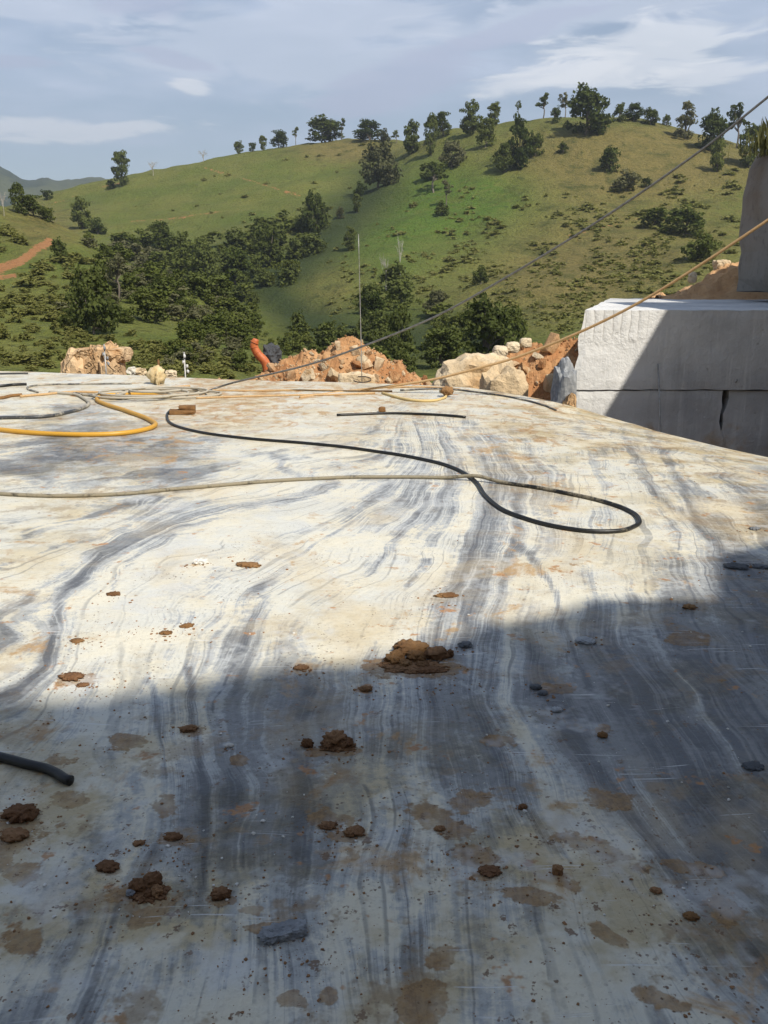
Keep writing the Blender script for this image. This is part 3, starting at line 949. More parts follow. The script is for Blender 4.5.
rear_sky_blocker = [(-26, -5), (-26, 17.0), (-14, 17.0), (-12.4, 6.0), (-12.0, 5.9), (-11.6, -5)]  # unseen wall added behind the viewer to block sky light
cl = link('unseen_cliff', rough_prism('unseen_cliff', rear_sky_blocker, -26, 6.7, 0.8, 0.15, 3), M['cliff'])
tag(cl, kind='structure')

# ------------------------------------------------------------------ the grey marble block on the right
YB = 13.5
BZ_TOP = at(700, 310, YB)[2]
BZ_SEAM = at(640, 390, YB)[2]


def bx(u): return at(u, 390, YB)[0]


def slab(name, x_left, x_right, z0, z1, y0, y1, left_fn=None, right_fn=None, step=0.12, jit=0.012, seed=0, chip=0.03, shear=0.0):
    """a sawn stone block: gridded faces, edges chipped; left_fn(z) shifts its left end, right_fn(z) its right"""
    bm = bmesh.new()
    nx, nz, ny = max(2, int((x_right - x_left) / step)), max(2, int((z1 - z0) / step)), max(2, int((y1 - y0) / (step * 4)))
    verts = {}
    def vert(i, j, k):
        key = (i, j, k)
        if key not in verts:
            z = z0 + (z1 - z0) * k / nz
            xl = x_left + (left_fn(z) if left_fn else 0) + shear * (y0 + (y1 - y0) * j / ny - y0)
            xr = x_right + (right_fn(z) if right_fn else 0)
            x = xl + (xr - xl) * i / nx
            y = y0 + (y1 - y0) * j / ny
            co = Vector((x, y, z))
            edges = (i in (0, nx)) + (j in (0, ny)) + (k in (0, nz))
            a = jit + (chip if edges > 1 else 0)
            o = mnoise.turbulence_vector(co * 2.3 + Vector((seed * 3.7, 0, 0)), 3, False) * a
            if edges > 1:
                ctr = Vector(((xl + xr) / 2, (y0 + y1) / 2, (z0 + z1) / 2))
                inward = Vector((0, 0, 0))
                if i in (0, nx): inward.x = 1 if i == 0 else -1
                if j in (0, ny): inward.y = 1 if j == 0 else -1
                if k in (0, nz): inward.z = 1 if k == 0 else -1
                o = inward * abs(mnoise.noise(co * 3.1 + Vector((seed, 0, 0)))) * chip
            verts[key] = bm.verts.new(co + o)
        return verts[key]
    for i in range(nx):
        for k in range(nz):
            for j in (0, ny):
                bm.faces.new([vert(i, j, k), vert(i + 1, j, k), vert(i + 1, j, k + 1), vert(i, j, k + 1)])
    for j in range(ny):
        for k in range(nz):
            for i in (0, nx):
                bm.faces.new([vert(i, j, k), vert(i, j + 1, k), vert(i, j + 1, k + 1), vert(i, j, k + 1)])
    for i in range(nx):
        for j in range(ny):
            for k in (0, nz):
                bm.faces.new([vert(i, j, k), vert(i + 1, j, k), vert(i + 1, j + 1, k), vert(i, j + 1, k)])
    bmesh.ops.recalc_face_normals(bm, faces=bm.faces)
    me = bpy.data.meshes.new(name)
    bm.to_mesh(me)
    bm.free()
    return me


def left_profile(pts):
    zs = [at(u, v, YB)[2] for u, v in pts][::-1]
    xs = [bx(u) - bx(572) for u, v in pts][::-1]
    return lambda z: float(np.interp(z, zs, xs)) + 0.02 * mnoise.noise(Vector((0, 0, z * 6)))


x_l, x_r, x_c = bx(572), 9.4, bx(728)
blk = empty('quarry_block', (bx(680), YB, -3.6))
tag(blk, 'big grey marble block right of the bench, its front half sunlit half shaded', 'stone block')


def add_part(name, me, mat, parent, world=True):
    o = link(name, me, mat, parent)
    if world:
        o.matrix_parent_inverse = Matrix.LocRotScale(parent.location, parent.rotation_euler, parent.scale).inverted()
    return o


up_fn = left_profile([(581, 300), (580, 318), (577, 332), (573, 342), (577, 350), (573, 370), (570, 389), (570, 400)])
lo_fn = left_profile([(574, 389), (572, 398), (569, 412), (570, 425), (560, 470), (555, 560)])
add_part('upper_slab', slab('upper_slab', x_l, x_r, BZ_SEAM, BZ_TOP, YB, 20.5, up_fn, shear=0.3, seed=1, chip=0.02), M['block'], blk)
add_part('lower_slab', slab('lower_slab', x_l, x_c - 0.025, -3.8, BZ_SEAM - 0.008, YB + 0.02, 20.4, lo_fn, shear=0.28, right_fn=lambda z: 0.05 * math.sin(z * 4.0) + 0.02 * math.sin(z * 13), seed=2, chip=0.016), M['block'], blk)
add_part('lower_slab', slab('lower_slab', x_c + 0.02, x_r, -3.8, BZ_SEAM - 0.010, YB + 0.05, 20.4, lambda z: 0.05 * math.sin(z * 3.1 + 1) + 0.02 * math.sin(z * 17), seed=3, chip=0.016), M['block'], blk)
add_part('core', slab('core', x_l + 1.0, x_r - 0.4, -3.8, BZ_SEAM + 0.3, YB + 0.4, 20.0, shear=0.3, step=0.5, seed=4), M['dark_rock'], blk)

# the shaded upper block, standing on it
ub_outline_px = [(735, 297), (735.5, 280), (738, 240), (741, 200), (746, 175), (756, 155), (768, 141), (800, 130)]
ub_y = 18.6
ub = empty('quarry_block', (9.0, 17.5, BZ_TOP + 0.05))
tag(ub, 'tall brownish grey rock block in shade, standing on the block at the right edge', 'stone block')
zs_ = [at(u, v, ub_y)[2] for u, v in ub_outline_px][::1]
xs_ = [at(u, v, ub_y)[0] for u, v in ub_outline_px]
ub_z0, ub_z1 = BZ_TOP + 0.16, zs_[-2]


def ub_left(z):
    return float(np.interp(z, zs_, xs_)) - xs_[0] + 0.03 * mnoise.noise(Vector((3, 0, z * 4)))


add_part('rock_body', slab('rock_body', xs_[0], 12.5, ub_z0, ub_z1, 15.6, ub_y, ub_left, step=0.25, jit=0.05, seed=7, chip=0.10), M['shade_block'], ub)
for (cx, cy) in ((8.02, 18.3), (9.5, 16.2), (9.6, 18.0)):
    add_part('support', slab('support', cx - 0.13, cx + 0.16, BZ_TOP - 0.01, ub_z0 + 0.02, cy - 0.2, cy + 0.2, step=0.1, seed=9), M['dark_rock'], ub)

# ------------------------------------------------------------------ rocks
def hull_rock(name, seed, n=22, squash=(1, 1, 0.8), roundness=0.25):
    r_ = random.Random(seed)
    bm = bmesh.new()
    for _ in range(n):
        v = Vector((r_.gauss(0, 1), r_.gauss(0, 1), r_.gauss(0, 1))).normalized()
        box = Vector([max(-0.62, min(0.62, c)) for c in v]) / 0.62
        p = v.lerp(box, 1 - roundness) * r_.uniform(0.75, 1.0)
        bm.verts.new((p.x * 0.5 * squash[0], p.y * 0.5 * squash[1], p.z * 0.5 * squash[2]))
    res = bmesh.ops.convex_hull(bm, input=bm.verts)
    bmesh.ops.delete(bm, geom=list({g for g in res['geom_interior'] + res['geom_unused'] if isinstance(g, bmesh.types.BMVert)}), context='VERTS')
    me = bpy.data.meshes.new(name)
    bm.to_mesh(me)
    bm.free()
    return me


ROCKS = [hull_rock('rock', 100 + k) for k in range(8)]


def rock_set(mat):
    out = []
    for r_ in ROCKS:
        c = r_.copy()
        c.materials.append(mat)
        out.append(c)
    return out


def lumpy(name, seed, size=(1, 1, 1), subdiv=3, amp=0.28, freq=1.6, blocky=0.0, flat=False):
    bm = bmesh.new()
    bmesh.ops.create_icosphere(bm, subdivisions=subdiv, radius=1.0)
    off = Vector((seed * 5.3, seed * 2.1, seed * 0.7))
    ms = (size[0] + size[1] + size[2]) / 3
    asp = Vector([min(2.2, c / ms) for c in size])
    for v in bm.verts:
        d = v.co.normalized()
        box = Vector([max(-0.66, min(0.66, c)) / 0.66 for c in d])
        p = d.lerp(box, blocky)
        e = Vector((d.x * asp.x, d.y * asp.y, d.z * asp.z))
        k = 1 + amp * mnoise.fractal(e * freq + off, 0.9, 2.0, 4) - amp * 0.5 * abs(mnoise.noise(e * freq * 2.6 - off))
        p = p * k
        v.co = Vector((p.x * size[0] / 2, p.y * size[1] / 2, p.z * size[2] / 2))
    me = bpy.data.meshes.new(name)
    bm.to_mesh(me)
    bm.free()
    if not flat:
        me.polygons.foreach_set('use_smooth', [True] * len(me.polygons))
    return me


def joined_rocks(name, items):
    """items: (location, scale, euler); many small stones in one mesh"""
    V, Fc, n = [], [], 0
    base = []
    for me in ROCKS:
        co = np.array([v.co[:] for v in me.vertices])
        base.append((co, [tuple(p.vertices) for p in me.polygons]))
    for loc, s, e in items:
        co, fs = base[random.randrange(len(base))]
        rot = np.array(Matrix.LocRotScale(None, __import__('mathutils').Euler(e), Vector(s)).to_3x3())
        V.append(co @ rot.T + np.asarray(loc))
        Fc += [tuple(i + n for i in f) for f in fs]
        n += len(co)
    return new_mesh(name, np.concatenate(V), Fc)


def rubble_heap(label, cat, profile, y, depth, z0, n_rock, n_small, mats, size, seed, name='rubble_heap', earth=None):
    """profile: crest in pixels at distance y; stones lie all over a mound of earth"""
    r_ = random.Random(seed)
    xs = np.array([at(u, v, y)[0] for u, v in profile])
    zs = np.array([at(u, v, y)[2] for u, v in profile])
    top_ = empty(name, (float(xs.mean()), y, z0))
    tag(top_, label, cat)

    def mound(x, yy):
        c = np.interp(x, xs, zs, left=z0, right=z0)
        k = np.clip(1 - np.abs((yy - y) / depth), 0, 1)
        return z0 + (c - z0) * k ** 0.85 + (0.34 * fbm(np.asarray(x) * 2.6, np.asarray(yy) * 2.6, seed, 5) - 0.12) * (k > 0)

    gx = np.linspace(xs[0] - 0.5, xs[-1] + 0.5, 170)
    gy = np.linspace(y - depth, y + depth, 70)
    X, Y = np.meshgrid(gx, gy)
    Z = mound(X.ravel(), Y.ravel()).reshape(X.shape)
    Z[0], Z[-1], Z[:, 0], Z[:, -1] = z0 - .3, z0 - .3, z0 - .3, z0 - .3
    nc = len(gx)
    i, j = np.meshgrid(np.arange(len(gy) - 1), np.arange(nc - 1), indexing='ij')
    Fc = np.stack([i * nc + j, i * nc + j + 1, (i + 1) * nc + j + 1, (i + 1) * nc + j], 2).reshape(-1, 4)
    add_part('earth_mound', new_mesh('earth_mound', np.stack([X, Y, Z], 2).reshape(-1, 3), Fc), earth or M['rubble_earth'], top_)
    sets = [rock_set(m) for m in mats]
    for k in range(n_rock):
        x = r_.uniform(xs[0], xs[-1])
        yy = y - depth * abs(r_.gauss(0, 0.42))
        z = float(mound(np.array([x]), np.array([yy]))[0])
        if z < z0 + 0.15:
            continue
        s = size * (0.35 + 1.9 * r_.random() ** 4)
        o = link('rock', sets[r_.randrange(len(sets))][r_.randrange(8)], None, top_)
        o.location = (x - top_.location.x, yy - top_.location.y, z - z0 + s * 0.1)
        o.scale = (s * r_.uniform(.8, 1.4), s * r_.uniform(.8, 1.2), s * r_.uniform(.6, 1.0))
        o.rotation_euler = (r_.uniform(0, 6.28), r_.uniform(0, 6.28), r_.uniform(0, 6.28))
    items = []
    for k in range(n_small):
        x = r_.uniform(xs[0], xs[-1])
        yy = y + depth * r_.uniform(-0.95, 0.3)
        z = float(mound(np.array([x]), np.array([yy]))[0])
        s = size * r_.uniform(0.12, 0.34)
        items.append(((x, yy, z), (s * 1.2, s, s * .8), (r_.random() * 3, r_.random() * 3, r_.random() * 6)))
    st = add_part('small_stones', joined_rocks('small_stones', items), mats[0], top_)
    st['kind'] = 'stuff'
    return top_


rubble_heap('heap of broken brown rock rubble behind the middle of the bench', 'rubble heap',
            [(240, 386), (256, 372), (270, 358), (290, 350), (308, 346), (322, 341), (340, 334), (352, 337), (370, 345), (390, 353), (405, 360), (422, 370), (445, 384)],
            22.0, 2.3, -3.4, 290, 2600, [M['rubble'], M['rubble_earth'], M['rubble'], M['pale_rock']], 0.17, 3)
rubble_heap('slope of red brown earth and stones left of the big grey block', 'rubble heap',
            [(480, 382), (500, 352), (520, 346), (540, 338), (560, 334), (585, 330), (620, 322), (680, 330)],
            21.0, 3.4, -3.4, 120, 1600, [M['rubble_earth'], M['rubble'], M['pale_rock']], 0.20, 4, name='earth_slope')
rubble_heap('low bank of red earth behind the bench left of the rubble heap', 'earth bank',
            [(120, 384), (160, 380), (185, 376), (215, 374), (240, 374), (262, 378), (280, 392)],
            23.5, 1.4, -3.4, 40, 300, [M['rubble_earth'], M['rubble']], 0.14, 5, name='earth_bank')


def boulder(label, u0, u1, v0, v1, y, mat, seed, depth=None, z_base=None, blocky=0.5, amp=0.2, name='boulder', rz=0.0, subdiv=4, flat=True, cat='boulder'):
    a, b = at(u0, v1, y), at(u1, v0, y)
    wdt, hgt = b[0] - a[0], b[2] - a[2]
    zb = a[2] if z_base is None else z_base
    H = b[2] - zb
    o = link(name, lumpy(name, seed, (wdt * 0.98, depth or wdt * .7, H * 1.05), subdiv, amp, 1.5, blocky, flat), mat)
    o.location = ((a[0] + b[0]) / 2, y, zb + H * 0.5)
    o.rotation_euler = (0, 0, rz)
    return tag(o, label, cat)


boulder('large pale ochre boulder behind the right end of the bench', 432, 519, 356, 388, 17.0, M['pale_rock'], 11, 1.6, -1.3, 0.30, 0.22)
boulder('cracked orange brown boulder below the big pale boulder beside the earth slope', 478, 532, 372, 402, 15.6, M['pale_rock'], 12, 0.9, -2.4, 0.6, 0.2)
boulder('pale rock on the crest of the earth slope nearest the pale boulder', 492, 508, 346, 358, 19.0, M['pale_rock'], 13, 0.4, None, 0.4, 0.12)
boulder('pale pointed rock on the crest of the earth slope, the higher one', 505, 520, 342, 353, 19.2, M['pale_rock'], 14, 0.35, None, 0.4, 0.12)
boulder('small pale rock on the crest of the earth slope nearest the grey block', 519, 532, 338, 348, 19.4, M['pale_rock'], 15, 0.3, None, 0.4, 0.12)
boulder('grey boulder wedged between the bench and the grey block', 552, 578, 366, 412, 13.2, M['grey_rock'], 16, 0.6, -1.5, 0.5, 0.16)
boulder('small orange rock at the foot of the grey block beside the wedged grey boulder', 560, 577, 398, 418, 12.9, M['orange_rock'], 17, 0.3, -1.2, 0.5, 0.2)
boulder('dark grey rock among bushes behind the orange tube', 264, 281, 344, 368, 40.0, M['black_rock'], 18, 1.2, None, 0.3, 0.3)

# orange sandstone block on the left, a stack of broken courses
ob = empty('sandstone_block', (float(at(95, 372, 18.0)[0]), 18.0, -3.4))
tag(ob, 'cracked orange sandstone block behind the left part of the bench', 'boulder')
for k, (u0, u1, v0, v1, dy, sd) in enumerate([(63, 90, 352, 376, 0.0, 31), (84, 118, 348, 376, 0.1, 32), (108, 127, 348, 362, 0.05, 33), (104, 124, 359, 378, -0.05, 34), (74, 100, 349, 362, 0.25, 35)]):
    a, b = at(u0, v1, 18.0), at(u1, v0, 18.0)
    zb = a[2] if k in (2, 4) else -3.6
    o = link('rock_piece', lumpy('rock_piece', sd, ((b[0] - a[0]) * 1.02, 0.9, (b[2] - zb) * 1.02), 4, 0.14, 1.7, 0.75, True), M['orange_rock'], ob)
    o.location = ((a[0] + b[0]) / 2 - ob.location.x, dy, (zb + b[2]) / 2 - ob.location.z)
for n_, (u0, u1, v0, v1) in enumerate([(128, 137, 366, 374), (136, 146, 367, 375), (166, 176, 369, 376)]):
    boulder(['small white stone next to the orange sandstone block', 'small white stone second from the orange sandstone block', 'small pale stone right of the cream cloth bundle'][n_],
            u0, u1, v0 + 1, v1 + 1, 14.9, M['pale_rock'] if n_ else M['white_rock'], 41 + n_, 0.15, name='stone', cat='stone', subdiv=3, amp=0.4)
# pale block under the standing steel rod
o = boulder('pale squared stone lying behind the bench at the foot of the thin rod', 338, 376, 375, 388, 14.6, M['pale_rock'], 46, 0.4, -1.2, 0.9, 0.08, name='stone', cat='stone')

# red earth mound on top of the grey block
def small_mound(label, profile, y, depth, z0, mat, seed, name, cat):
    xs = np.array([at(u, v, y)[0] for u, v in profile])
    zs = np.array([at(u, v, y)[2] for u, v in profile])
    gx, gy = np.linspace(xs[0], xs[-1], 60), np.linspace(y - depth, y + depth, 30)
    X, Y = np.meshgrid(gx, gy)
    c = np.interp(X, xs, zs)
    k = np.clip(1 - np.abs((Y - y) / depth), 0, 1) ** 0.8
    Z = z0 + (c - z0) * k + 0.32 * fbm(X * 3, Y * 3, seed, 5) * k
    Z[0], Z[-1] = z0 - 0.05, z0 - 0.05
    nc = len(gx)
    i, j = np.meshgrid(np.arange(len(gy) - 1), np.arange(nc - 1), indexing='ij')
    Fc = np.stack([i * nc + j, i * nc + j + 1, (i + 1) * nc + j + 1, (i + 1) * nc + j], 2).reshape(-1, 4)
    o = link(name, new_mesh(name, np.stack([X, Y, Z], 2).reshape(-1, 3), Fc), mat)
    return tag(o, label, cat)


small_mound('mound of dark red earth lying on top of the grey block', [(655, 300), (672, 292), (690, 284), (708, 276), (725, 268), (745, 260), (800, 255)], 20.4, 1.3, BZ_TOP - 0.1, M['rubble_earth'], 8, 'earth_mound', 'earth mound')
boulder('pale ochre stone on the red earth mound beside the tall shaded block', 713, 730, 260, 271, 20.5, M['pale_rock'], 47, 0.3, name='stone', cat='stone')
boulder('small pale stone low on the red earth mound above the grey block', 688, 697, 272, 283, 20.2, M['pale_rock'], 48, 0.2, name='stone', cat='stone')


# ------------------------------------------------------------------ tubes: hoses, ropes, rods
def catmull(pts, per=8):
    pts = [np.asarray(p, float) for p in pts]
    P = [2 * pts[0] - pts[1]] + pts + [2 * pts[-1] - pts[-2]]
    out = []
    for k in range(1, len(P) - 2):
        p0, p1, p2, p3 = P[k - 1:k + 3]
        for i in range(per):
            t = i / per
            out.append(0.5 * (2 * p1 + (p2 - p0) * t + (2 * p0 - 5 * p1 + 4 * p2 - p3) * t * t + (3 * p1 - p0 - 3 * p2 + p3) * t ** 3))
    out.append(pts[-1])
    return np.array(out)


def tube_mesh(name, path, rad, sides=10, dust=None, taper=None):
    path = np.asarray(path, float)
    n = len(path)
    tan = np.gradient(path, axis=0)
    tan /= np.linalg.norm(tan, axis=1)[:, None] + 1e-9
    up = np.array([0, 0, 1.0])
    V = []
    for k in range(n):
        ref = up if abs(tan[k][2]) < 0.9 else np.array([1.0, 0, 0])
        a = np.cross(tan[k], ref)
        a /= np.linalg.norm(a)
        b = np.cross(a, tan[k])
        rr = rad * (1 if taper is None else taper[k])
        for s in range(sides):
            w_ = 2 * math.pi * s / sides
            V.append(path[k] + rr * (math.cos(w_) * a + math.sin(w_) * b))
    Fc = []
    for k in range(n - 1):
        for s in range(sides):
            s2 = (s + 1) % sides
            Fc.append((k * sides + s, (k + 1) * sides + s, (k + 1) * sides + s2, k * sides + s2))
    Fc.append(tuple(range(sides)))
    Fc.append(tuple((n - 1) * sides + s for s in reversed(range(sides))))
    me = new_mesh(name, np.array(V), Fc, True)
    set_attr(me, 'dust', np.repeat(np.zeros(n) if dust is None else dust, sides))
    return me


def lay(px, rad, lift=None, per=8):
    """a path along the bench through pixels, lying on the stone"""
    pts = []
    for k, (u, v) in enumerate(px):
        p = on_bench(u, v)
        pts.append(p)
    path = catmull(pts, per)
    kk = np.arange(len(path)) / per
    path[:, 0] += 0.009 * vnoise(kk * 1.7, kk * 0 + len(px), 3) * rad / 0.015
    path[:, 1] += 0.014 * vnoise(kk * 1.7, kk * 0 + len(px), 4) * rad / 0.015
    path[:, 2] = bench_z(path[:, 0], path[:, 1]) + rad * 0.92
    if lift:
        for i0, hgt, wid in lift:
            k = np.arange(len(path)) / per
            path[:, 2] += hgt * np.exp(-((k - i0) / wid) ** 2)
    return path


def hose(name, label, px, rad, mat, cat='hose', dust=None, lift=None, group=None):
    path = lay(px, rad, lift)
    d = None
    if dust is not None:
        d = np.interp(np.linspace(0, len(px) - 1, len(path)), range(len(px)), dust)
    o = link(name, tube_mesh(name, path, rad, 10, d), mat)
    return tag(o, label, cat, group)


big = [(171, 411), (167, 417), (172, 425), (198, 433), (250, 440), (310, 445), (370, 452), (420, 460), (455, 470), (475, 483), (485, 497), (502, 511), (530, 522), (565, 530), (600, 533.5), (628, 531), (639, 523.5), (632, 514),
       (605, 504), (560, 493.5), (515, 486), (476, 481.5), (430, 479), (385, 478.5), (330, 479.5), (256, 484), (180, 490.5), (120, 496), (60, 497.5), (0, 495.5), (-60, 490), (-120, 482)]
dust = [.0] * 14 + [.1, .15, .2, .25, .25, .3, .36, .44, .5, .5, .48, .46, .46, .46, .44, .44, .44, .44]
hose('water_hose', 'long black hose looping across the middle of the bench, its near run dusty grey', big, 0.0150, M['black_hose'], dust=dust, lift=[(21, 0.032, 0.45)])
hose('water_hose', 'thick yellow hose curving in from the left edge of the bench',
     [(-90, 420), (-40, 427), (0, 432), (40, 435.5), (90, 437), (130, 434.5), (150, 430), (155, 426), (147, 420.5), (128, 413.5), (108, 407), (98, 402.5), (99, 398.5), (115, 396), (140, 395.5), (168, 395.5)], 0.026, M['yellow_hose'])
hose('water_hose', 'dark grey hose bent in a half loop behind the yellow hose at left',
     [(-60, 421), (-20, 420), (0, 419.5), (40, 418.5), (66, 414.5), (84, 409), (89, 404.5), (84, 399.5), (76, 396), (62, 394.5), (50, 393.5)], 0.021, M['grey_hose'], dust=[0, 0, 0, .1, .1, .2, .3, .3, .4, .4, .4])
hose('steel_pipe', 'straight black pipe lying across the far middle of the bench', [(337, 416.3), (370, 415), (400, 414.6), (430, 415.6), (465, 418.3)], 0.016, M['black_hose'], cat='pipe')
stub = lay([(-60, 744), (-25, 752), (0, 760), (30, 768), (55, 776), (72, 785)], 0.017)
o = link('water_hose', tube_mesh('water_hose', stub, 0.0165, 14), M['black_hose'])
tag(o, 'cut end of black hose entering from the lower left edge', 'hose')
hose('water_hose', 'thin dark hose arching along the far left of the bench',
     [(38, 393), (29, 390.5), (29, 387.5), (42, 385.8), (66, 385), (100, 384.6), (132, 384.4)], 0.014, M['grey_hose'], dust=[.2] * 7)
hose('water_hose', 'short black hose at the left edge behind the half loop', [(-40, 389.5), (0, 387.3), (14, 386), (27, 385.4)], 0.022, M['black_hose'])
hose('water_hose', 'topmost short dark hose at the far left edge of the bench', [(-40, 375.2), (0, 374.6), (28, 374.2)], 0.016, M['grey_hose'])
hose('wooden_stick', 'dark brown wooden stick at the left edge of the bench', [(-30, 402), (0, 399.5), (12, 397.2), (22, 396.2)], 0.022, M['wood'], cat='stick')
hose('rope_strand', 'slack yellow rope running along the far left of the bench', [(20, 397.5), (45, 395.5), (70, 393.2), (95, 393.4), (125, 394.6), (150, 390.5), (190, 387)], 0.018, M['rope'], cat='rope')
hose('water_hose', 'dark flat hose joining the half loop to the coil', [(74, 395), (86, 396.2), (102, 398.5), (118, 400), (134, 399)], 0.022, M['grey_hose'], dust=[.2] * 5)
hose('rope_strand', 'slack yellow rope lying from the coil to the middle of the far edge', [(196, 399), (225, 398), (265, 396.8), (300, 396), (340, 395.4), (375, 394)], 0.014, M['rope'], cat='rope')
hose('rope_strand', 'second slack tan rope along the far edge of the bench', [(200, 391), (250, 391.5), (300, 391), (345, 391.5), (392, 392)], 0.013, M['rope'], cat='rope')
hose('water_hose', 'pale yellow hose looped on the far bench beside the brown knot', [(382, 394), (395, 398), (412, 401.4), (432, 402), (444, 399), (446, 395), (440, 392)], 0.018, M['yellow_hose'], dust=[.5] * 7)
hose('water_hose', 'thin dark hose along the right end of the far bench edge', [(400, 391), (440, 389.5), (478, 393), (508, 397.5), (530, 402.2), (545, 406.5), (556, 411)], 0.013, M['grey_hose'], dust=[.1] * 7)
hose('rope_strand', 'short tan rope behind the brown knot on the far bench', [(380, 388.2), (410, 387.6), (438, 388), (460, 390)], 0.012, M['rope'], cat='rope')

# coil of grey hose near the wood
c0 = on_bench(151, 396.5)
pts = []
for k in range(5 * 24 + 1):
    a_ = 2 * math.pi * k / 24
    lp = k / 24
    rr_ = 0.50 + 0.14 * math.sin(lp * 2.3) + 0.05 * math.sin(k * .31)
    pts.append((c0[0] + 0.22 * math.sin(lp * 1.9) + rr_ * 1.15 * math.cos(a_), c0[1] + 0.15 * math.cos(lp * 1.3) + rr_ * 0.75 * math.sin(a_), 0.016 + 0.011 * lp))
tag(link('hose_coil', tube_mesh('hose_coil', np.array(pts), 0.015, 8, np.full(len(pts), .42)), M['grey_hose']), 'loose coil of dusty grey hose on the far left of the bench', 'hose')

# taut lines to the quarry wall
def taut(name, label, px, rad, mat, cat):
    """px: (u, v, y); the first lies on the bench, the last is fixed in the rock wall"""
    pts = [at(u, v, y) for u, v, y in px]
    path = catmull(pts, 10)
    o = link(name, tube_mesh(name, path, rad, 8), mat)
    return tag(o, label, cat)


def yb(u, v): return on_bench(u, v)[1]


taut('steel_cable', 'taut grey steel cable rising from the coil to the upper right', [(200, 394.6, yb(200, 395.2)), (216, 388, 12.7), (240, 381, 12.6), (300, 367, 12.4), (350, 351, 12.2), (430, 319, 11.9), (500, 281, 11.5), (600, 220, 11.0), (700, 151, 10.5), (768, 97, 10.2), (860, 24, 9.9), (1010, -100, 9.5)], 0.0135, M['cable'], 'cable')
taut('anchor_rope', 'taut tan rope rising from the far bench past the grey block', [(300, 397.4, yb(300, 398)), (340, 392, 12.6), (380, 387.5, 12.6), (430, 380, 12.4), (475, 369, 12.2), (520, 356, 12.0), (580, 332, 11.6), (640, 302, 11.2), (700, 265, 10.8), (768, 220, 10.4), (860, 158, 10.0), (1000, 60, 9.5)], 0.0175, M['rope'], 'rope')

# ------------------------------------------------------------------ small things along the far edge
# thin standing rod with a hooked foot
b_ = on_bench(362, 383)
rod = empty('steel_rod', tuple(b_))
tag(rod, 'thin tall steel rod standing upright at the far edge of the bench', 'rod')
tip = at(358.5, 234, b_[1])
shaft = np.linspace(b_ + np.array([0, 0, .0]), tip, 8)
add_part('shaft', tube_mesh('shaft', shaft, 0.0065, 8, None, np.linspace(1.15, 0.7, 8)), M['steel'], rod)
hk = [np.array([b_[0] + 0.0 + 0.14 * math.sin(a_) , b_[1], b_[2] + 0.055 - 0.045 * math.cos(a_)]) for a_ in np.linspace(-1.2, 3.6, 14)]
add_part('hook', tube_mesh('hook', np.array(hk), 0.009, 8), M['rust_steel'], rod)

# rods leaning on the block
for (u0, v0, u1, v1, lab) in [(658, 364, 661, 440, 'thin pale rod leaning against the shaded face of the grey block'), (737, 380, 732, 396, 'short pale peg sticking out above the crack in the grey block')]:
    a, b = at(u0, v0, YB - 0.03), at(u1, v1, YB - (0.35 if v1 > 420 else 0.03))
    if v1 > 420:
        d = (b - a)
        b = a + d * ((-3.6 - a[2]) / d[2])
    else:
        b = b + np.array([0, 0.25, -0.03])
    tag(link('rod', tube_mesh('rod', np.linspace(a, b, 5), 0.013, 8), M['steel']), lab, 'rod')

# cream cloth bundle tied on a stake
b_ = on_bench(157, 384)
cb = empty('cloth_bundle', tuple(b_))
tag(cb, 'cream cloth bundle tied to a short stake at the far edge', 'cloth bundle')
sc_ = b_[1] / F_PX
o = link('cloth', lumpy('cloth', 61, (17 * sc_, 0.2, 19 * sc_), 3, 0.4, 2.2, 0.1), M['cloth'], cb)
o.location = (0, 0, 8.5 * sc_)
add_part('stake', tube_mesh('stake', np.linspace(b_ + np.array([.03, .02, 0]), b_ + np.array([.04, .02, 24 * sc_]), 4), 0.016, 8), M['wood'], cb)
o = link('cloth_tail', lumpy('cloth_tail', 62, (5 * sc_, 0.1, 14 * sc_), 3, 0.4, 2.2, 0.1), M['cloth'], cb)
o.location = (3 * sc_, -0.12, 6 * sc_)

# small posts with white wrapping behind the edge
for (u, vt, vb, y, lab) in [(185, 352, 374, 15.0, 'thin stake wrapped in white plastic right of the cloth bundle'), (105, 344, 371, 17.3, 'grey drill stake standing against the orange sandstone block')]:
    a, b = at(u, vb, y), at(u - 1, vt, y)
    a2 = np.array([a[0], a[1], -3.6])
    st = empty('stake', tuple(a2))
    tag(st, lab, 'stake')
    add_part('pole', tube_mesh('pole', np.linspace(a2, b, 6), 0.014, 8), M['steel'], st)
    s_ = y / F_PX
    for k, (du, dv) in enumerate([(0.5, 4), (2.5, 14), (-1, 10), (3, 19)]):
        o = link('wrapping', lumpy('wrapping', 63 + k, (2.6 * s_, 2.4 * s_, 4 * s_), 2, 0.4, 2, 0.2), M['white_plastic'] if u > 150 else M['grey_rock'], st)
        o.location = (b[0] + du * s_ - a2[0], -0.02, b[2] - dv * s_ - a2[2])

# orange tube among the bushes
pth = catmull([at(268, 372, 26), at(265, 362, 26), at(258, 354, 26), at(254, 346, 26), at(256, 339, 26)], 6)
pth = np.concatenate([[np.array([pth[0][0] + .05, 26, -3.6])], pth])
tb = empty('drain_tube', tuple(pth[0]))
tag(tb, 'curved orange tube sticking up behind the left end of the rubble heap', 'tube')
add_part('tube', tube_mesh('tube', pth, 0.115, 14, None, np.concatenate([np.linspace(1.2, 0.95, len(pth) - 3), [0.9, .8, .7]])), M['orange_paint'], tb)
for k in range(6, len(pth) - 2, 4):
    add_part('ring', tube_mesh('ring', np.array([pth[k] - (pth[k + 1] - pth[k]) * .25, pth[k] + (pth[k + 1] - pth[k]) * .25]), 0.125, 14), M['orange_paint'], tb)

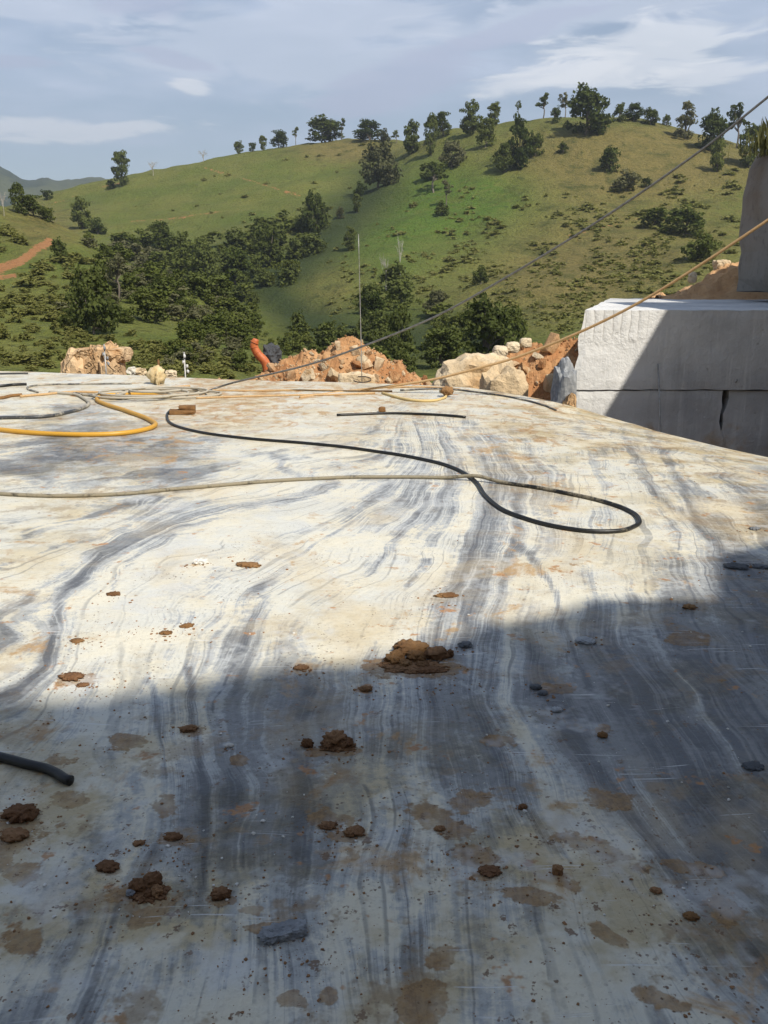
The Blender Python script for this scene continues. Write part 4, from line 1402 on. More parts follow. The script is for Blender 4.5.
# wooden offcut
wc = on_bench(183, 414)
wd = empty('wood_offcut', tuple(wc), 0.12)
tag(wd, 'brown wooden offcut beside the start of the black hose', 'wood')
def beam(name, sx_, sy_, sz_, seed):
    me = slab(name, -sx_ / 2, sx_ / 2, 0, sz_, -sy_ / 2, sy_ / 2, step=0.04, jit=0.006, seed=seed, chip=0.012)
    return me
link('board', beam('board', 0.30, 0.16, 0.05, 21), M['wood'], wd, (0, 0, 0.004))
link('board', beam('board', 0.20, 0.12, 0.045, 22), M['wood'], wd, (0.05, 0.01, 0.056))
kn = on_bench(447, 397)
o = link('rope_knot', lumpy('rope_knot', 71, (0.17, 0.14, 0.13), 3, 0.45, 2.6, 0.0), M['clod_pale'], None, (kn[0], kn[1], 0.06))
tag(o, 'brown knotted rag on the far bench at the end of the pale yellow hose', 'rag')
pl = on_bench(382, 412)
o = link('stone', lumpy('stone', 72, (0.09, 0.06, 0.07), 2, 0.2, 2, 0.5, True), M['clod_pale'], None, (pl[0], pl[1], 0.03))
tag(o, 'small orange stone beside the straight black pipe', 'stone')

# ------------------------------------------------------------------ clods and stones on the near bench
CLOD_AT = []


def clod(u, v, wpx, hpx, label, mat, seed, cat='soil clod', name='soil_clod', amp=0.42, blocky=0.0, flat=False, subdiv=4, rel=1.0, sink=0.18):
    CLOD_AT.append((u, v + hpx * 0.4, wpx))
    amp = min(amp, 0.36)
    p = on_bench(u, v + hpx * 0.42)
    dist = math.hypot(p[1], 1.6)
    s = dist / F_PX
    ang = math.atan2(1.6, p[1])
    W_ = wpx * s
    # seen from above at an angle: its apparent height mixes depth and height
    D_ = W_ * 0.75 * rel
    Hh = max((hpx * s - D_ * math.sin(ang) * 0.6) * 0.85, W_ * 0.16)
    o = link(name, lumpy(name, seed, (W_, D_, Hh), subdiv, amp, 2.6, blocky, flat), mat)
    o.location = (p[0], p[1] + D_ * 0.3, p[2] + Hh * (0.5 - sink))
    o.rotation_euler = (0, 0, 0.3 * math.sin(seed))
    return tag(o, label, cat)


def crumb_pile(u, v, parts, label, seed, mats, base=None):
    CLOD_AT.append((u, v + 4, 45))
    p = on_bench(u, v)
    top_ = empty('soil_clod', tuple(p))
    tag(top_, label, 'soil clod')
    s = math.hypot(p[1], 1.6) / F_PX
    for k, (du, dv, wpx, hpx, mi) in enumerate(parts):
        q = on_bench(u + du, v + dv)
        W_, Hh = wpx * s, hpx * s
        o = link('lump', lumpy('lump', seed + k * 3, (W_, W_ * 0.8, Hh), 4, 0.32, 2.8, 0.1), mats[mi], top_)
        o.location = (q[0] - p[0], q[1] - p[1], q[2] - p[2] + Hh * 0.3)
        o.rotation_euler = (0, 0, k * 1.1)
    if base:
        for (du, dv, wpx, dpx) in base:
            q = on_bench(u + du, v + dv)
            o = link('spilled_soil', lumpy('spilled_soil', seed + 50, (wpx * s, dpx * s * 2.2, 0.016), 5, 0.30, 4.0, 0.0), mats[-1], top_)
            o.location = (q[0] - p[0], q[1] - p[1], 0.001)
    return top_


crumb_pile(412, 660, [(-2, -9, 33, 12, 1), (-17, 1, 22, 12, 1), (4, 0, 20, 11, 0), (24, -3, 24, 12, 2), (38, -4, 10, 8, 2), (-8, 5, 16, 7, 0), (10, 6, 14, 5, 0)],
           'largest heap of ochre soil on the bench, at the edge of the shade', 201, [M['clod_pale'], M['clod_pale'], M['clod']], [(-2, 6, 62, 16), (14, 10, 40, 8)])
crumb_pile(147, 890, [(-8, 0, 18, 14, 0), (6, -4, 20, 16, 0), (10, 4, 14, 10, 0), (-16, 5, 9, 7, 1), (2, 6, 10, 8, 0)], 'crumbly reddish brown clod at lower left with pale crumbs beside it', 231, [M['clod'], M['grey_rock'], M['clod']], [(2, 3, 36, 12)])
crumb_pile(336, 744, [(0, 0, 24, 16, 0), (10, 2, 16, 10, 0), (-8, 3, 14, 9, 0)], 'dark brown soil clod in the shade left of the middle, the taller of two', 241, [M['clod'], M['clod']], [(2, 4, 34, 7)])
clod(307, 742, 12, 14, 'small pointed dark clod just left of the taller dark clod', M['clod'], 251)
clod(220, 893, 18, 15, 'round red brown clod right of the crumbly lower left clod', M['clod'], 252, blocky=0.2)
clod(283, 931, 42, 20, 'flat grey broken marble stone near the bottom, left of the middle', M['grey_rock'], 253, cat='stone', name='stone', amp=0.26, blocky=0.6, flat=True, subdiv=5, rel=0.6)
clod(466, 644, 13, 9, 'small dark stone right of the largest soil heap', M['dark_rock'], 254, cat='stone', name='stone', blocky=0.4, flat=True)
clod(200, 561, 14, 8, 'whitish stone on the sunlit bench, left of the middle', M['white_rock'], 255, cat='stone', name='stone', amp=0.3, blocky=0.4, flat=True)
clod(247, 564, 26, 7, 'flat orange soil patch right of the whitish stone', M['clod_pale'], 256, sink=0.32, amp=0.5, rel=0.7)
clod(70, 676, 24, 10, 'crumbled brown clod at the edge of shade on the left', M['clod'], 257, amp=0.6)
clod(82, 684, 12, 6, 'small brown crumb touching the crumbled clod on the left', M['clod'], 258, sink=0.32, amp=0.5)
clod(188, 728, 17, 9, 'dark brown clod in the shade beside the grey striped band', M['clod'], 259, amp=0.5)
clod(301, 667, 15, 7, 'flat red brown clod on the shade line right of the grey band', M['clod'], 260, amp=0.4)
clod(366, 688, 13, 9, 'small dark clod just below the largest soil heap', M['clod'], 261, amp=0.5)
clod(586, 640, 19, 9, 'flat grey stone in the shade right of the middle', M['grey_rock'], 262, cat='stone', name='stone', amp=0.25, blocky=0.3, flat=True)
clod(536, 686, 12, 9, 'olive grey pebble in the shade, left one of a pair', M['dark_rock'], 263, cat='stone', name='stone', amp=0.25)
clod(543, 692, 10, 8, 'olive grey pebble in the shade, right one of a pair', M['dark_rock'], 264, cat='stone', name='stone', amp=0.25)
clod(557, 709, 11, 8, 'olive pebble alone below the pebble pair', M['grey_rock'], 265, cat='stone', name='stone', amp=0.25)
clod(229, 745, 9, 6, 'small pale yellow pebble on the dark grey striped band', M['white_rock'], 266, cat='stone', name='stone', amp=0.2)
clod(18, 812, 34, 22, 'broken brown soil clod at the left edge below the hose end', M['clod'], 267, amp=0.6, subdiv=4)
clod(12, 834, 26, 16, 'lower brown soil clod at the left edge below the hose end', M['clod'], 268, amp=0.6)
clod(106, 866, 22, 12, 'flat ochre brown clod above the crumbly lower left clod', M['clod'], 269, amp=0.6)
clod(172, 836, 17, 10, 'small dark brown clod below the round mud stain at left', M['clod'], 270, amp=0.5)
clod(138, 843, 12, 6, 'tiny flat brown clod left of the small dark brown clod', M['clod'], 271, amp=0.5)
clod(354, 831, 20, 13, 'rust red crumbled clod in the shade near the lower middle', M['clod'], 272, amp=0.6)
clod(328, 825, 17, 9, 'brown clod just left of the rust red crumbled clod', M['clod'], 273, amp=0.5)
clod(558, 869, 10, 14, 'small brown flake stone standing in the lower right middle', M['clod'], 274, cat='stone', name='stone', amp=0.2, blocky=0.5, flat=True)
clod(657, 890, 11, 8, 'small brown pebble at lower right on the white band', M['clod'], 275, cat='stone', name='stone', amp=0.3)
clod(692, 916, 14, 9, 'reddish clod at lower right beside the dark band', M['clod_pale'], 276, amp=0.4)
clod(755, 766, 20, 8, 'flat dark stone in the shade near the right edge', M['dark_rock'], 277, cat='stone', name='stone', amp=0.25, blocky=0.3, flat=True)
clod(690, 606, 13, 7, 'orange brown clod on the shade line at right', M['clod_pale'], 278, amp=0.4)
clod(756, 528, 12, 5, 'dark stone by the right edge of the bench, the upper one', M['dark_rock'], 279, cat='stone', name='stone', amp=0.3)
clod(738, 566, 22, 7, 'flat dark chip in the shade by the right edge', M['dark_rock'], 280, cat='stone', name='stone', amp=0.4, blocky=0.4, flat=True)
clod(762, 566, 15, 6, 'dark chip touching the right edge in the shade', M['dark_rock'], 281, cat='stone', name='stone', amp=0.4, blocky=0.4, flat=True)
clod(603, 734, 10, 9, 'round ochre clod in the shade at right', M['clod_pale'], 282, amp=0.4)
clod(447, 594, 22, 8, 'orange soil smear clod in the sun above the largest heap', M['clod_pale'], 283, sink=0.32, amp=0.5, rel=0.7)
clod(523, 806, 9, 9, 'dark red crumb in the lower middle, right of the brown stain', M['clod'], 284, amp=0.5)
clod(440, 828, 11, 7, 'dark crumb on the olive stain at lower middle', M['clod'], 285, amp=0.4)
clod(490, 872, 22, 8, 'brown crumbs above the dark oval stain at lower middle', M['clod'], 286, amp=0.6)
clod(76, 640, 14, 6, 'small orange crumb beside the blue grey vein at left', M['clod_pale'], 287, sink=0.32, amp=0.5)
clod(113, 593, 14, 6, 'orange crumb in the sun near the thin grey vein at left', M['clod_pale'], 288, sink=0.32, amp=0.5)
clod(165, 632, 13, 6, 'dark orange crumb in the sun at left middle', M['clod_pale'], 289, sink=0.32, amp=0.5)
clod(186, 625, 14, 6, 'bright orange crumb right of the dark orange crumb', M['clod_pale'], 290, sink=0.32, amp=0.5)


# fine crumbs and grit strewn on the stone
def crumbs():
    r_ = random.Random(5)
    items = []
    centers = [(412, 672, 60, 18), (147, 892, 50, 22), (20, 820, 40, 40), (336, 750, 50, 14), (110, 690, 70, 20), (120, 740, 90, 40), (170, 850, 60, 40), (350, 830, 60, 30), (700, 470, 60, 20), (450, 690, 60, 20), (600, 880, 90, 50),
               (640, 460, 60, 16), (130, 630, 60, 14), (470, 860, 60, 30), (300, 960, 100, 40)]
    for cu, cv, ww in CLOD_AT:
        for k in range(26 if ww > 12 else 10):
            p = on_bench(r_.gauss(cu, ww * 0.75), max(415, r_.gauss(cv + 1, ww * 0.28)))
            if p[0] > bench_edge(p[1]):
                continue
            s = p[1] * (0.0007 + 0.0022 * r_.random() ** 3)
            items.append(((p[0], p[1], p[2] + s * .2), (s * r_.uniform(1, 1.8), s * r_.uniform(1, 1.6), s * .7), (0, 0, r_.random() * 6)))
    for k in range(2300):
        if k < 1700:
            cu, cv, su, sv = centers[k % len(centers)]
            u, v = r_.gauss(cu, su * 0.6), r_.gauss(cv, sv * 0.6)
        else:
            u, v = r_.uniform(-20, 790), 470 + 560 * r_.random() ** 0.7
        if v < 440 or v > 1060 or u > 800:
            continue
        p = on_bench(u, v)
        if p[0] > bench_edge(p[1]) + 0.2:
            continue
        s = 0.0016 + 0.006 * r_.random() ** 5
        items.append(((p[0], p[1], p[2] + s * .2), (s * r_.uniform(1, 1.8), s * r_.uniform(1, 1.6), s * .8), (0, 0, r_.random() * 6)))
    o = link('soil_crumbs', joined_rocks('soil_crumbs', items), M['clod'])
    tag(o, 'brown soil crumbs and grit strewn over the bench', 'soil crumbs', kind='stuff')
    items = []
    for k in range(420):
        u, v = (r_.gauss(690, 60), r_.gauss(480, 30)) if k < 140 else (r_.uniform(0, 768), 420 + 500 * r_.random())
        p = on_bench(u, max(v, 415))
        if p[0] > bench_edge(p[1]) + 0.2:
            continue
        s = 0.003 + 0.009 * r_.random() ** 4
        items.append(((p[0], p[1], p[2] + s * .2), (s * 1.4, s, s * .7), (0, 0, r_.random() * 6)))
    o = link('marble_chips', joined_rocks('marble_chips', items), M['white_rock'])
    tag(o, 'pale marble chips strewn over the bench', 'stone chips', kind='stuff')


crumbs()


# ------------------------------------------------------------------ trees
def leaf_cloud(clumps, n, leaf, rs):
    """quads spread through clumps (centre, radii); returns vertex and face arrays"""
    C = np.array([c for c, r_ in clumps])
    Rd = np.array([r_ for c, r_ in clumps])
    vol = Rd.prod(axis=1) ** (2 / 3)
    idx = rs.choice(len(C), n, p=vol / vol.sum())
    d = rs.normal(size=(n, 3))
    d /= np.linalg.norm(d, axis=1)[:, None]
    rad = 0.55 + 0.5 * rs.random(n) ** 0.8
    pos = C[idx] + d * Rd[idx] * rad[:, None]
    nrm = d * 0.9 + rs.normal(size=(n, 3)) * 0.65 + np.array([0, 0, 0.35])
    nrm /= np.linalg.norm(nrm, axis=1)[:, None]
    a = np.cross(nrm, rs.normal(size=(n, 3)))
    a /= np.linalg.norm(a, axis=1)[:, None] + 1e-9
    b = np.cross(nrm, a)
    s = leaf * (0.55 + 0.9 * rs.random(n))[:, None]
    V = np.stack([pos - a * s * 0.6, pos - b * s * 0.42, pos + a * s * 0.6, pos + b * s * 0.42], 1).reshape(-1, 3)
    Fc = np.arange(4 * n).reshape(-1, 4)
    return V, Fc


def crown_shape(kind, rs):
    cl = []
    def c(x, y, z, r1, r2=None): cl.append(((x, y, z), (r1, r1, r2 or r1 * 0.8)))
    if kind == 'oval':
        for k in range(34):
            z = rs.uniform(0.09, 0.92)
            wd_ = 0.42 * math.sin(math.pi * min(1, (z + 0.05) * 0.92)) ** 0.6
            a_ = rs.uniform(0, 6.28)
            rr = wd_ * rs.uniform(0.3, 0.85)
            c(rr * math.cos(a_), rr * math.sin(a_), z, rs.uniform(.10, .19), rs.uniform(.06, .11))
    elif kind == 'dome':
        for k in range(46):
            z = rs.uniform(0.12, 0.90)
            wd_ = 0.47 * math.sqrt(max(0.02, 1 - ((z - 0.35) / 0.6) ** 2))
            a_ = rs.uniform(0, 6.28)
            rr = wd_ * rs.uniform(0.25, 0.9)
            c(rr * math.cos(a_), rr * math.sin(a_), z, rs.uniform(.09, .17), rs.uniform(.07, .13))
    elif kind == 'airy':
        for k in range(13):
            z = rs.uniform(0.45, 0.95)
            a_ = rs.uniform(0, 6.28)
            rr = rs.uniform(0.05, 0.40)
            c(rr * math.cos(a_), rr * math.sin(a_), z, rs.uniform(.08, .15), rs.uniform(.035, .07))
    elif kind == 'bush':
        for k in range(20):
            z = rs.uniform(0.08, 0.85)
            a_ = rs.uniform(0, 6.28)
            rr = 0.42 * math.sqrt(max(.05, 1 - (z - .2) ** 2 * 1.4)) * rs.uniform(0.2, 0.9)
            c(rr * math.cos(a_), rr * math.sin(a_), z, rs.uniform(.10, .18), rs.uniform(.10, .17))
    elif kind == 'cone':
        for k in range(30):
            z = rs.uniform(0.06, 0.94)
            a_ = rs.uniform(0, 6.28)
            rr = 0.46 * (1.02 - z) * rs.uniform(0.3, 0.95)
            c(rr * math.cos(a_), rr * math.sin(a_), z, rs.uniform(.08, .14), rs.uniform(.05, .08))
    elif kind == 'stem':
        for k in range(7):
            z = rs.uniform(0.55, 0.95)
            a_ = rs.uniform(0, 6.28)
            rr = rs.uniform(0.03, 0.22)
            c(rr * math.cos(a_), rr * math.sin(a_), z, rs.uniform(.10, .18), rs.uniform(.06, .10))
    return cl


def branches(kind, clumps, rs, thick=0.022):
    """trunk and limbs reaching into the clumps; unit height, unit width"""
    V, Fc, n = [], [], 0
    def limb(p, q, r0, r1, bend=0.03):
        nonlocal n
        p, q = np.array(p, float), np.array(q, float)
        ax = q - p
        ax = ax / (np.linalg.norm(ax) + 1e-9)
        a = np.cross(ax, [0.3, 0.9, 0.1])
        a /= np.linalg.norm(a)
        b = np.cross(ax, a)
        rows = 4
        off = rs.normal(size=3) * bend
        for k in range(rows):
            f = k / (rows - 1)
            ctr = p + (q - p) * f + off * math.sin(math.pi * f)
            rr = r0 + (r1 - r0) * f
            for s in range(5):
                w_ = 2 * math.pi * s / 5
                V.append(ctr + rr * (math.cos(w_) * a + math.sin(w_) * b))
        for k in range(rows - 1):
            for s in range(5):
                s2 = (s + 1) % 5
                Fc.append((n + k * 5 + s, n + k * 5 + s2, n + (k + 1) * 5 + s2, n + (k + 1) * 5 + s))
        n += rows * 5
    if kind == 'dead':
        limb((0, 0, -0.05), (0.02, 0, 0.55), 0.028, 0.016)
        for k in range(11):
            a_ = rs.uniform(0, 6.28)
            z = rs.uniform(0.3, 0.55)
            e = np.array([rs.uniform(.15, .45) * math.cos(a_), rs.uniform(.15, .45) * math.sin(a_), rs.uniform(.65, 1.0)])
            limb((0.01, 0, z), e, 0.014, 0.004)
            for _ in range(3):
                limb(e * 0.7 + np.array([0, 0, z * .3]), e * 0.9 + rs.normal(size=3) * .1 + np.array([0, 0, .04]), 0.007, 0.003)
    else:
        low = min(c[0][2] for c in clumps)
        fork = max(0.12, low * 0.9)
        limb((0, 0, -0.05), (0.01, 0, fork), thick * 1.5, thick)
        ids = rs.choice(len(clumps), min(9, len(clumps)), replace=False)
        for k in ids:
            limb((0.01, 0, fork * rs.uniform(.8, 1.0)), clumps[k][0], thick * .75, thick * .2)
    return np.array(V), Fc


TREE = {}
for kind, n_leaf, leaf, variants in (('oval', 1900, .062, 3), ('dome', 2600, .056, 3), ('airy', 620, .060, 2), ('bush', 1000, .075, 3), ('cone', 1300, .06, 1), ('stem', 300, .07, 1), ('dead', 0, 0, 2)):
    TREE[kind] = []
    for k in range(variants):
        rs = np.random.default_rng(hash2(np.array([len(kind) * 7 + ord(kind[0])]), np.array([k]), 5).view(np.int64)[0] % 99991)
        cl_ = crown_shape(kind, rs)
        leafs = leaf_cloud(cl_, n_leaf, leaf, rs) if n_leaf else None
        TREE[kind].append((branches(kind, cl_, rs), leafs))

MESH_CACHE = {}


def tree_meshes(kind, k, leafmat):
    key = (kind, k, leafmat)
    if key not in MESH_CACHE:
        tr, lf = TREE[kind][k]
        tm = new_mesh('trunk', tr[0], tr[1], True)
        tm.materials.append(M['deadwood'] if kind == 'dead' else M['bark'])
        lm = None
        if lf:
            lm = new_mesh('crown', lf[0], lf[1])
            lm.materials.append(M[leafmat])
        MESH_CACHE[key] = (tm, lm)
    return MESH_CACHE[key]


def plant_tree(u, v, hpx, wpx, kind, leafmat, label, seed=0, name='tree', group=None):
    p = hit(u, v)
    s = np.linalg.norm(p - EYE) / F_PX
    tm, lm = tree_meshes(kind, seed % len(TREE[kind]), leafmat)
    e = empty(name, (p[0], p[1], p[2] - 0.02 * hpx * s), (seed * 2.4) % 6.28)
    e.scale = (wpx * s * 1.06, wpx * s * 1.06, hpx * s * 1.05)
    tag(e, label, 'bush' if name == 'bush' else 'tree', group)
    link('branches' if kind == 'dead' else 'trunk', tm, None, e)
    if lm:
        link('crown', lm, None, e)
    return e


RT = 'trees along the ridge'
HT = 'trees on the hillside'
D_, G_, O_ = 'leaf_dark', 'leaf_mid', 'leaf_olive'
trees = [
    (122, 187, 30, 19, 'oval', D_, 'tall dark tree alone on the left shoulder of the long hill', RT),
    (111, 190, 9, 9, 'bush', D_, 'small round bush just left of the lone tree on the left shoulder', HT),
    (153, 176, 14, 11, 'dead', O_, 'bare leafless tree on the left skyline, the larger one', RT),
    (203, 160, 11, 12, 'dead', O_, 'bare leafless tree on the left skyline, the higher and smaller one', RT),
    (238, 154, 12, 12, 'bush', G_, 'yellow green bush, leftmost leafy one of the ridge group', RT),
    (253, 152, 9, 9, 'bush', D_, 'low dark bush right of the yellow green bush on the ridge', RT),
    (263, 151, 13, 9, 'oval', G_, 'slim pale tree between two bushes on the left ridge', RT),
    (279, 148, 15, 18, 'dome', D_, 'round dark tree on the left ridge beside the slim pale tree', RT),
    (296, 144, 15, 9, 'airy', D_, 'small tree with visible trunk left of the broad dome tree', RT),
    (324, 142, 22, 40, 'dome', D_, 'broadest dome shaped dark tree on the left hill crest', RT),
    (342, 140, 18, 9, 'airy', D_, 'slim airy tree at the right end of the broad dome tree', RT),
    (369, 141, 18, 28, 'dome', D_, 'flat topped dark tree on the crest right of the broad dome tree', RT),
    (384, 144, 14, 13, 'bush', O_, 'pale olive tree next to the flat topped crest tree', RT),
    (396, 144, 12, 11, 'airy', G_, 'small airy tree in the dip between the two hills', RT),
    (412, 155, 30, 21, 'oval', D_, 'dense dark oval tree just right of the dip between the hills', RT),
    (431, 156, 36, 16, 'oval', D_, 'tall narrow dark tree of the pair left of the right hill top', RT),
    (443, 138, 22, 18, 'dome', D_, 'round tree behind the tall narrow tree near the right hill top', RT),
    (470, 137, 31, 21, 'oval', D_, 'tall dark tree standing above the ridge left of the right hill top', RT),
    (494, 127, 20, 15, 'oval', G_, 'green tree on the ridge right of the tall dark ridge tree', RT),
    (486, 148, 26, 21, 'dome', G_, 'rounded green tree below the ridge in front of the tall dark ridge tree', HT),
    (518, 118, 16, 9, 'stem', G_, 'tiny thin stemmed tree alone on the right hill top', RT),
    (543, 118, 22, 18, 'airy', D_, 'airy tree with bare trunk left of the biggest dome tree', RT),
    (555, 124, 15, 11, 'bush', D_, 'small dark bush between the airy tree and the biggest dome tree', RT),
    (565, 118, 22, 15, 'airy', O_, 'pale airy tree touching the biggest dome tree on its left', RT),
    (586, 136, 42, 44, 'dome', D_, 'biggest dark dome tree on the right hill top', RT),
    (619, 122, 16, 16, 'bush', G_, 'first bushy tree right of the biggest dome tree', RT),
    (634, 121, 15, 17, 'dome', D_, 'second bushy tree right of the biggest dome tree', RT),
    (650, 125, 14, 17, 'dome', G_, 'third bushy tree right of the biggest dome tree', RT),
    (666, 126, 10, 9, 'bush', D_, 'small round bush, fourth right of the biggest dome tree', RT),
    (685, 140, 31, 30, 'cone', O_, 'grey green conical tree on the right ridge', RT),
    (711, 152, 34, 28, 'dome', D_, 'dark tree behind the steel cable on the right ridge', RT),
    (736, 148, 38, 25, 'airy', D_, 'tall open tree beside the steel cable on the right ridge', RT),
    (717, 172, 28, 16, 'oval', G_, 'slim green tree below the dark tree behind the cable', HT),
    (749, 168, 34, 26, 'oval', D_, 'dark tree next to the shaded block at the right edge', RT),
    (519, 170, 47, 26, 'oval', D_, 'tallest tree of the clump below the right hill top', HT),
    (504, 173, 25, 22, 'dome', D_, 'left lower tree of the clump below the right hill top', HT),
    (535, 157, 20, 18, 'dome', G_, 'right upper tree of the clump below the right hill top', HT),
    (563, 155, 10, 12, 'bush', D_, 'small bush between the clump and the biggest dome tree', HT),
    (608, 174, 24, 25, 'bush', D_, 'round dark bush in the middle of the right hillside', HT),
    (626, 192, 20, 28, 'bush', O_, 'pale olive bush below the round dark bush on the right hillside', HT),
    (646, 189, 9, 11, 'bush', D_, 'small dark bush right of the pale olive bush', HT),
    (379, 188, 40, 40, 'dome', O_, 'large olive tree in the gully between the hills', HT),
    (360, 197, 15, 13, 'bush', D_, 'dark bush at the lower left foot of the large olive tree', HT),
    (434, 194, 29, 30, 'airy', D_, 'dark spreading tree with bare trunk above the bright green patch', HT),
    (434, 181, 18, 30, 'bush', D_, 'dense rounded tree behind the spreading tree above the bright green patch', HT),
    (442, 216, 15, 16, 'bush', D_, 'dark round bush on the bright green patch', HT),
    (446, 206, 22, 16, 'airy', O_, 'pale thin tree above the dark round bush on the green patch', HT),
    (452, 169, 24, 26, 'dome', O_, 'olive tree under the pair of ridge trees', HT),
    (357, 213, 17, 12, 'oval', D_, 'small dark tree below the large olive tree', HT),
    (340, 219, 12, 10, 'bush', O_, 'small olive bush left of the small dark tree below the olive tree', HT),
    (315, 236, 42, 23, 'oval', D_, 'tall dark tree standing in the gully at the edge of the wood', HT),
    (302, 234, 18, 17, 'bush', D_, 'dark bush at the left foot of the tall gully tree', HT),
    (350, 251, 22, 15, 'oval', D_, 'dark tree alone on the slope left of the standing rod', HT),
    (83, 229, 28, 22, 'oval', G_, 'layered green tree in front of the long hill at left', HT),
    (97, 235, 16, 20, 'bush', G_, 'bushy tree at the right foot of the layered green tree', HT),
    (167, 237, 11, 8, 'bush', D_, 'small dark bush alone low on the long left hill', HT),
    (47, 200, 9, 13, 'bush', D_, 'dark bush with pale spot behind the left spur', HT),
    (19, 214, 25, 16, 'oval', D_, 'dark tree on the left spur near the left edge', HT),
    (33, 216, 18, 24, 'dome', D_, 'broad dark tree on the left spur beside the edge tree', HT),
    (47, 221, 13, 18, 'bush', G_, 'rightmost bushy tree of the group on the left spur', HT),
    (4, 216, 24, 9, 'dead', O_, 'bare grey tree at the left edge of the spur', HT),
    (60, 264, 22, 18, 'bush', D_, 'dark bush below the red earth cut', HT),
    (95, 335, 62, 48, 'dome', D_, 'big dark tree in front of the left spur behind the sandstone block', HT),
    (118, 300, 44, 34, 'airy', O_, 'greyish open tree above the big dark tree on the left spur', HT),
    (150, 322, 32, 42, 'dome', G_, 'rounded green tree right of the big dark tree on the left spur', HT),
    (160, 252, 26, 30, 'dome', G_, 'leafy tree at the top of the left spur wood', HT),
    (205, 290, 46, 34, 'dome', D_, 'dark leafy tree at the foot of the long hill, left of the wood', HT),
    (236, 285, 34, 36, 'dome', G_, 'green rounded tree at the left side of the valley wood', HT),
    (270, 268, 40, 34, 'oval', D_, 'dark tree rising from the middle of the valley wood', HT),
    (485, 362, 64, 58, 'dome', D_, 'largest dark tree of the valley, right of the standing rod', HT),
    (442, 368, 40, 48, 'dome', D_, 'dark low tree behind the pale boulder', HT),
    (400, 362, 56, 30, 'oval', D_, 'dark tree right of the standing rod behind the rubble heap', HT),
    (512, 340, 36, 28, 'bush', G_, 'green bush at the right foot of the largest dark valley tree', HT),
    (372, 330, 36, 30, 'dome', D_, 'dark tree just right of the standing rod in the valley', HT),
    (438, 318, 26, 30, 'dome', O_, 'olive tree above the low dark tree in the valley', HT),
    (480, 285, 20, 18, 'bush', D_, 'dark bush in the middle of the scrubby slope under the cable', HT),
    (386, 292, 36, 14, 'dead', O_, 'bare pale trunk on the slope right of the standing rod', HT),
    (400, 278, 40, 10, 'dead', O_, 'bare pale trunk farther right on the slope above the valley', HT),
    (700, 262, 30, 36, 'bush', G_, 'green bush behind the red earth mound left of the shaded block', HT),
    (684, 236, 26, 44, 'bush', G_, 'wide green bush on the slope left of the shaded block', HT),
    (655, 228, 20, 34, 'bush', G_, 'leafy bush left of the wide green bush on the right slope', HT),
]
for k, (u, v, hh, ww, kind, lm, lab, grp) in enumerate(trees):
    plant_tree(u, v, hh, ww, kind, lm, lab, k, 'bush' if kind == 'bush' else 'tree', grp)


# ------------------------------------------------------------------ wood and scrub that cannot be counted
def scatter(name, label, cat, spots, kind_list, mat, leaf_share=1.0):
    """spots: (point, width, height); crowns of leaf-sized faces joined into one mass"""
    V, Fc, n = [], [], 0
    for p, wd_, hh in spots:
        lib = TREE[random.choice(kind_list)]
        lv, lf = lib[random.randrange(len(lib))][1]
        nq = int(len(lf) * leaf_share)
        st = random.randrange(0, len(lf) - nq + 1)
        v_ = lv[st * 4:(st + nq) * 4]
        a_ = random.uniform(0, 6.28)
        if leaf_share < 1:
            ctr = v_.reshape(-1, 4, 3).mean(axis=1, keepdims=True)
            v_ = (ctr + (v_.reshape(-1, 4, 3) - ctr) * (1 / leaf_share) ** 0.42).reshape(-1, 3)
        c_, s_ = math.cos(a_), math.sin(a_)
        x = (v_[:, 0] * c_ - v_[:, 1] * s_) * wd_ + p[0]
        y = (v_[:, 0] * s_ + v_[:, 1] * c_) * wd_ + p[1]
        z = v_[:, 2] * hh + p[2] - 0.04 * hh
        V.append(np.stack([x, y, z], 1))
        Fc.append(np.arange(n, n + len(v_)).reshape(-1, 4))
        n += len(v_)
    me = new_mesh(name, np.concatenate(V), np.concatenate(Fc))
    return tag(link(name, me, mat), label, cat, kind='stuff')


SCAR = [(-60, 285), (0, 268), (20, 262), (38, 248), (50, 242)]


def spots_in(polys, count, hpx, ratio, seed, clump=False):
    """terrain points inside pixel polygons"""
    r_ = random.Random(seed)
    out = []
    for poly, share in polys:
        us, vs = [p[0] for p in poly], [p[1] for p in poly]
        want, tries = int(count * share), 0
        while want > 0 and tries < 40000:
            tries += 1
            u, v = r_.uniform(min(us), max(us)), r_.uniform(min(vs), max(vs))
            inside = False
            for (x1, y1), (x2, y2) in zip(poly, poly[1:] + poly[:1]):
                if (y1 > v) != (y2 > v) and u < (x2 - x1) * (v - y1) / (y2 - y1) + x1:
                    inside = not inside
            if not inside or seg_dist(np.array([u]), np.array([v - 4.0]), SCAR)[0] < 11:
                continue
            if clump and vnoise(np.array([u / 26]), np.array([v / 13]), 9)[0] + 0.5 * vnoise(np.array([u / 9]), np.array([v / 5]), 8)[0] < r_.uniform(-0.15, 0.5):
                continue
            out.append((u, v, r_.uniform(*hpx), r_.uniform(*ratio)))
            want -= 1
    res = []
    ys = np.geomspace(30, 420, 260)
    for u, v, h_, rt in out:
        pts = EYE + ray(u, v)[None] * ys[:, None]
        below = pts[:, 2] < height(pts[:, 0], pts[:, 1])
        if not below.any():
            continue
        p = pts[np.argmax(below)]
        s = np.linalg.norm(p - EYE) / F_PX
        res.append((p, h_ * s * rt, h_ * s))
    return res


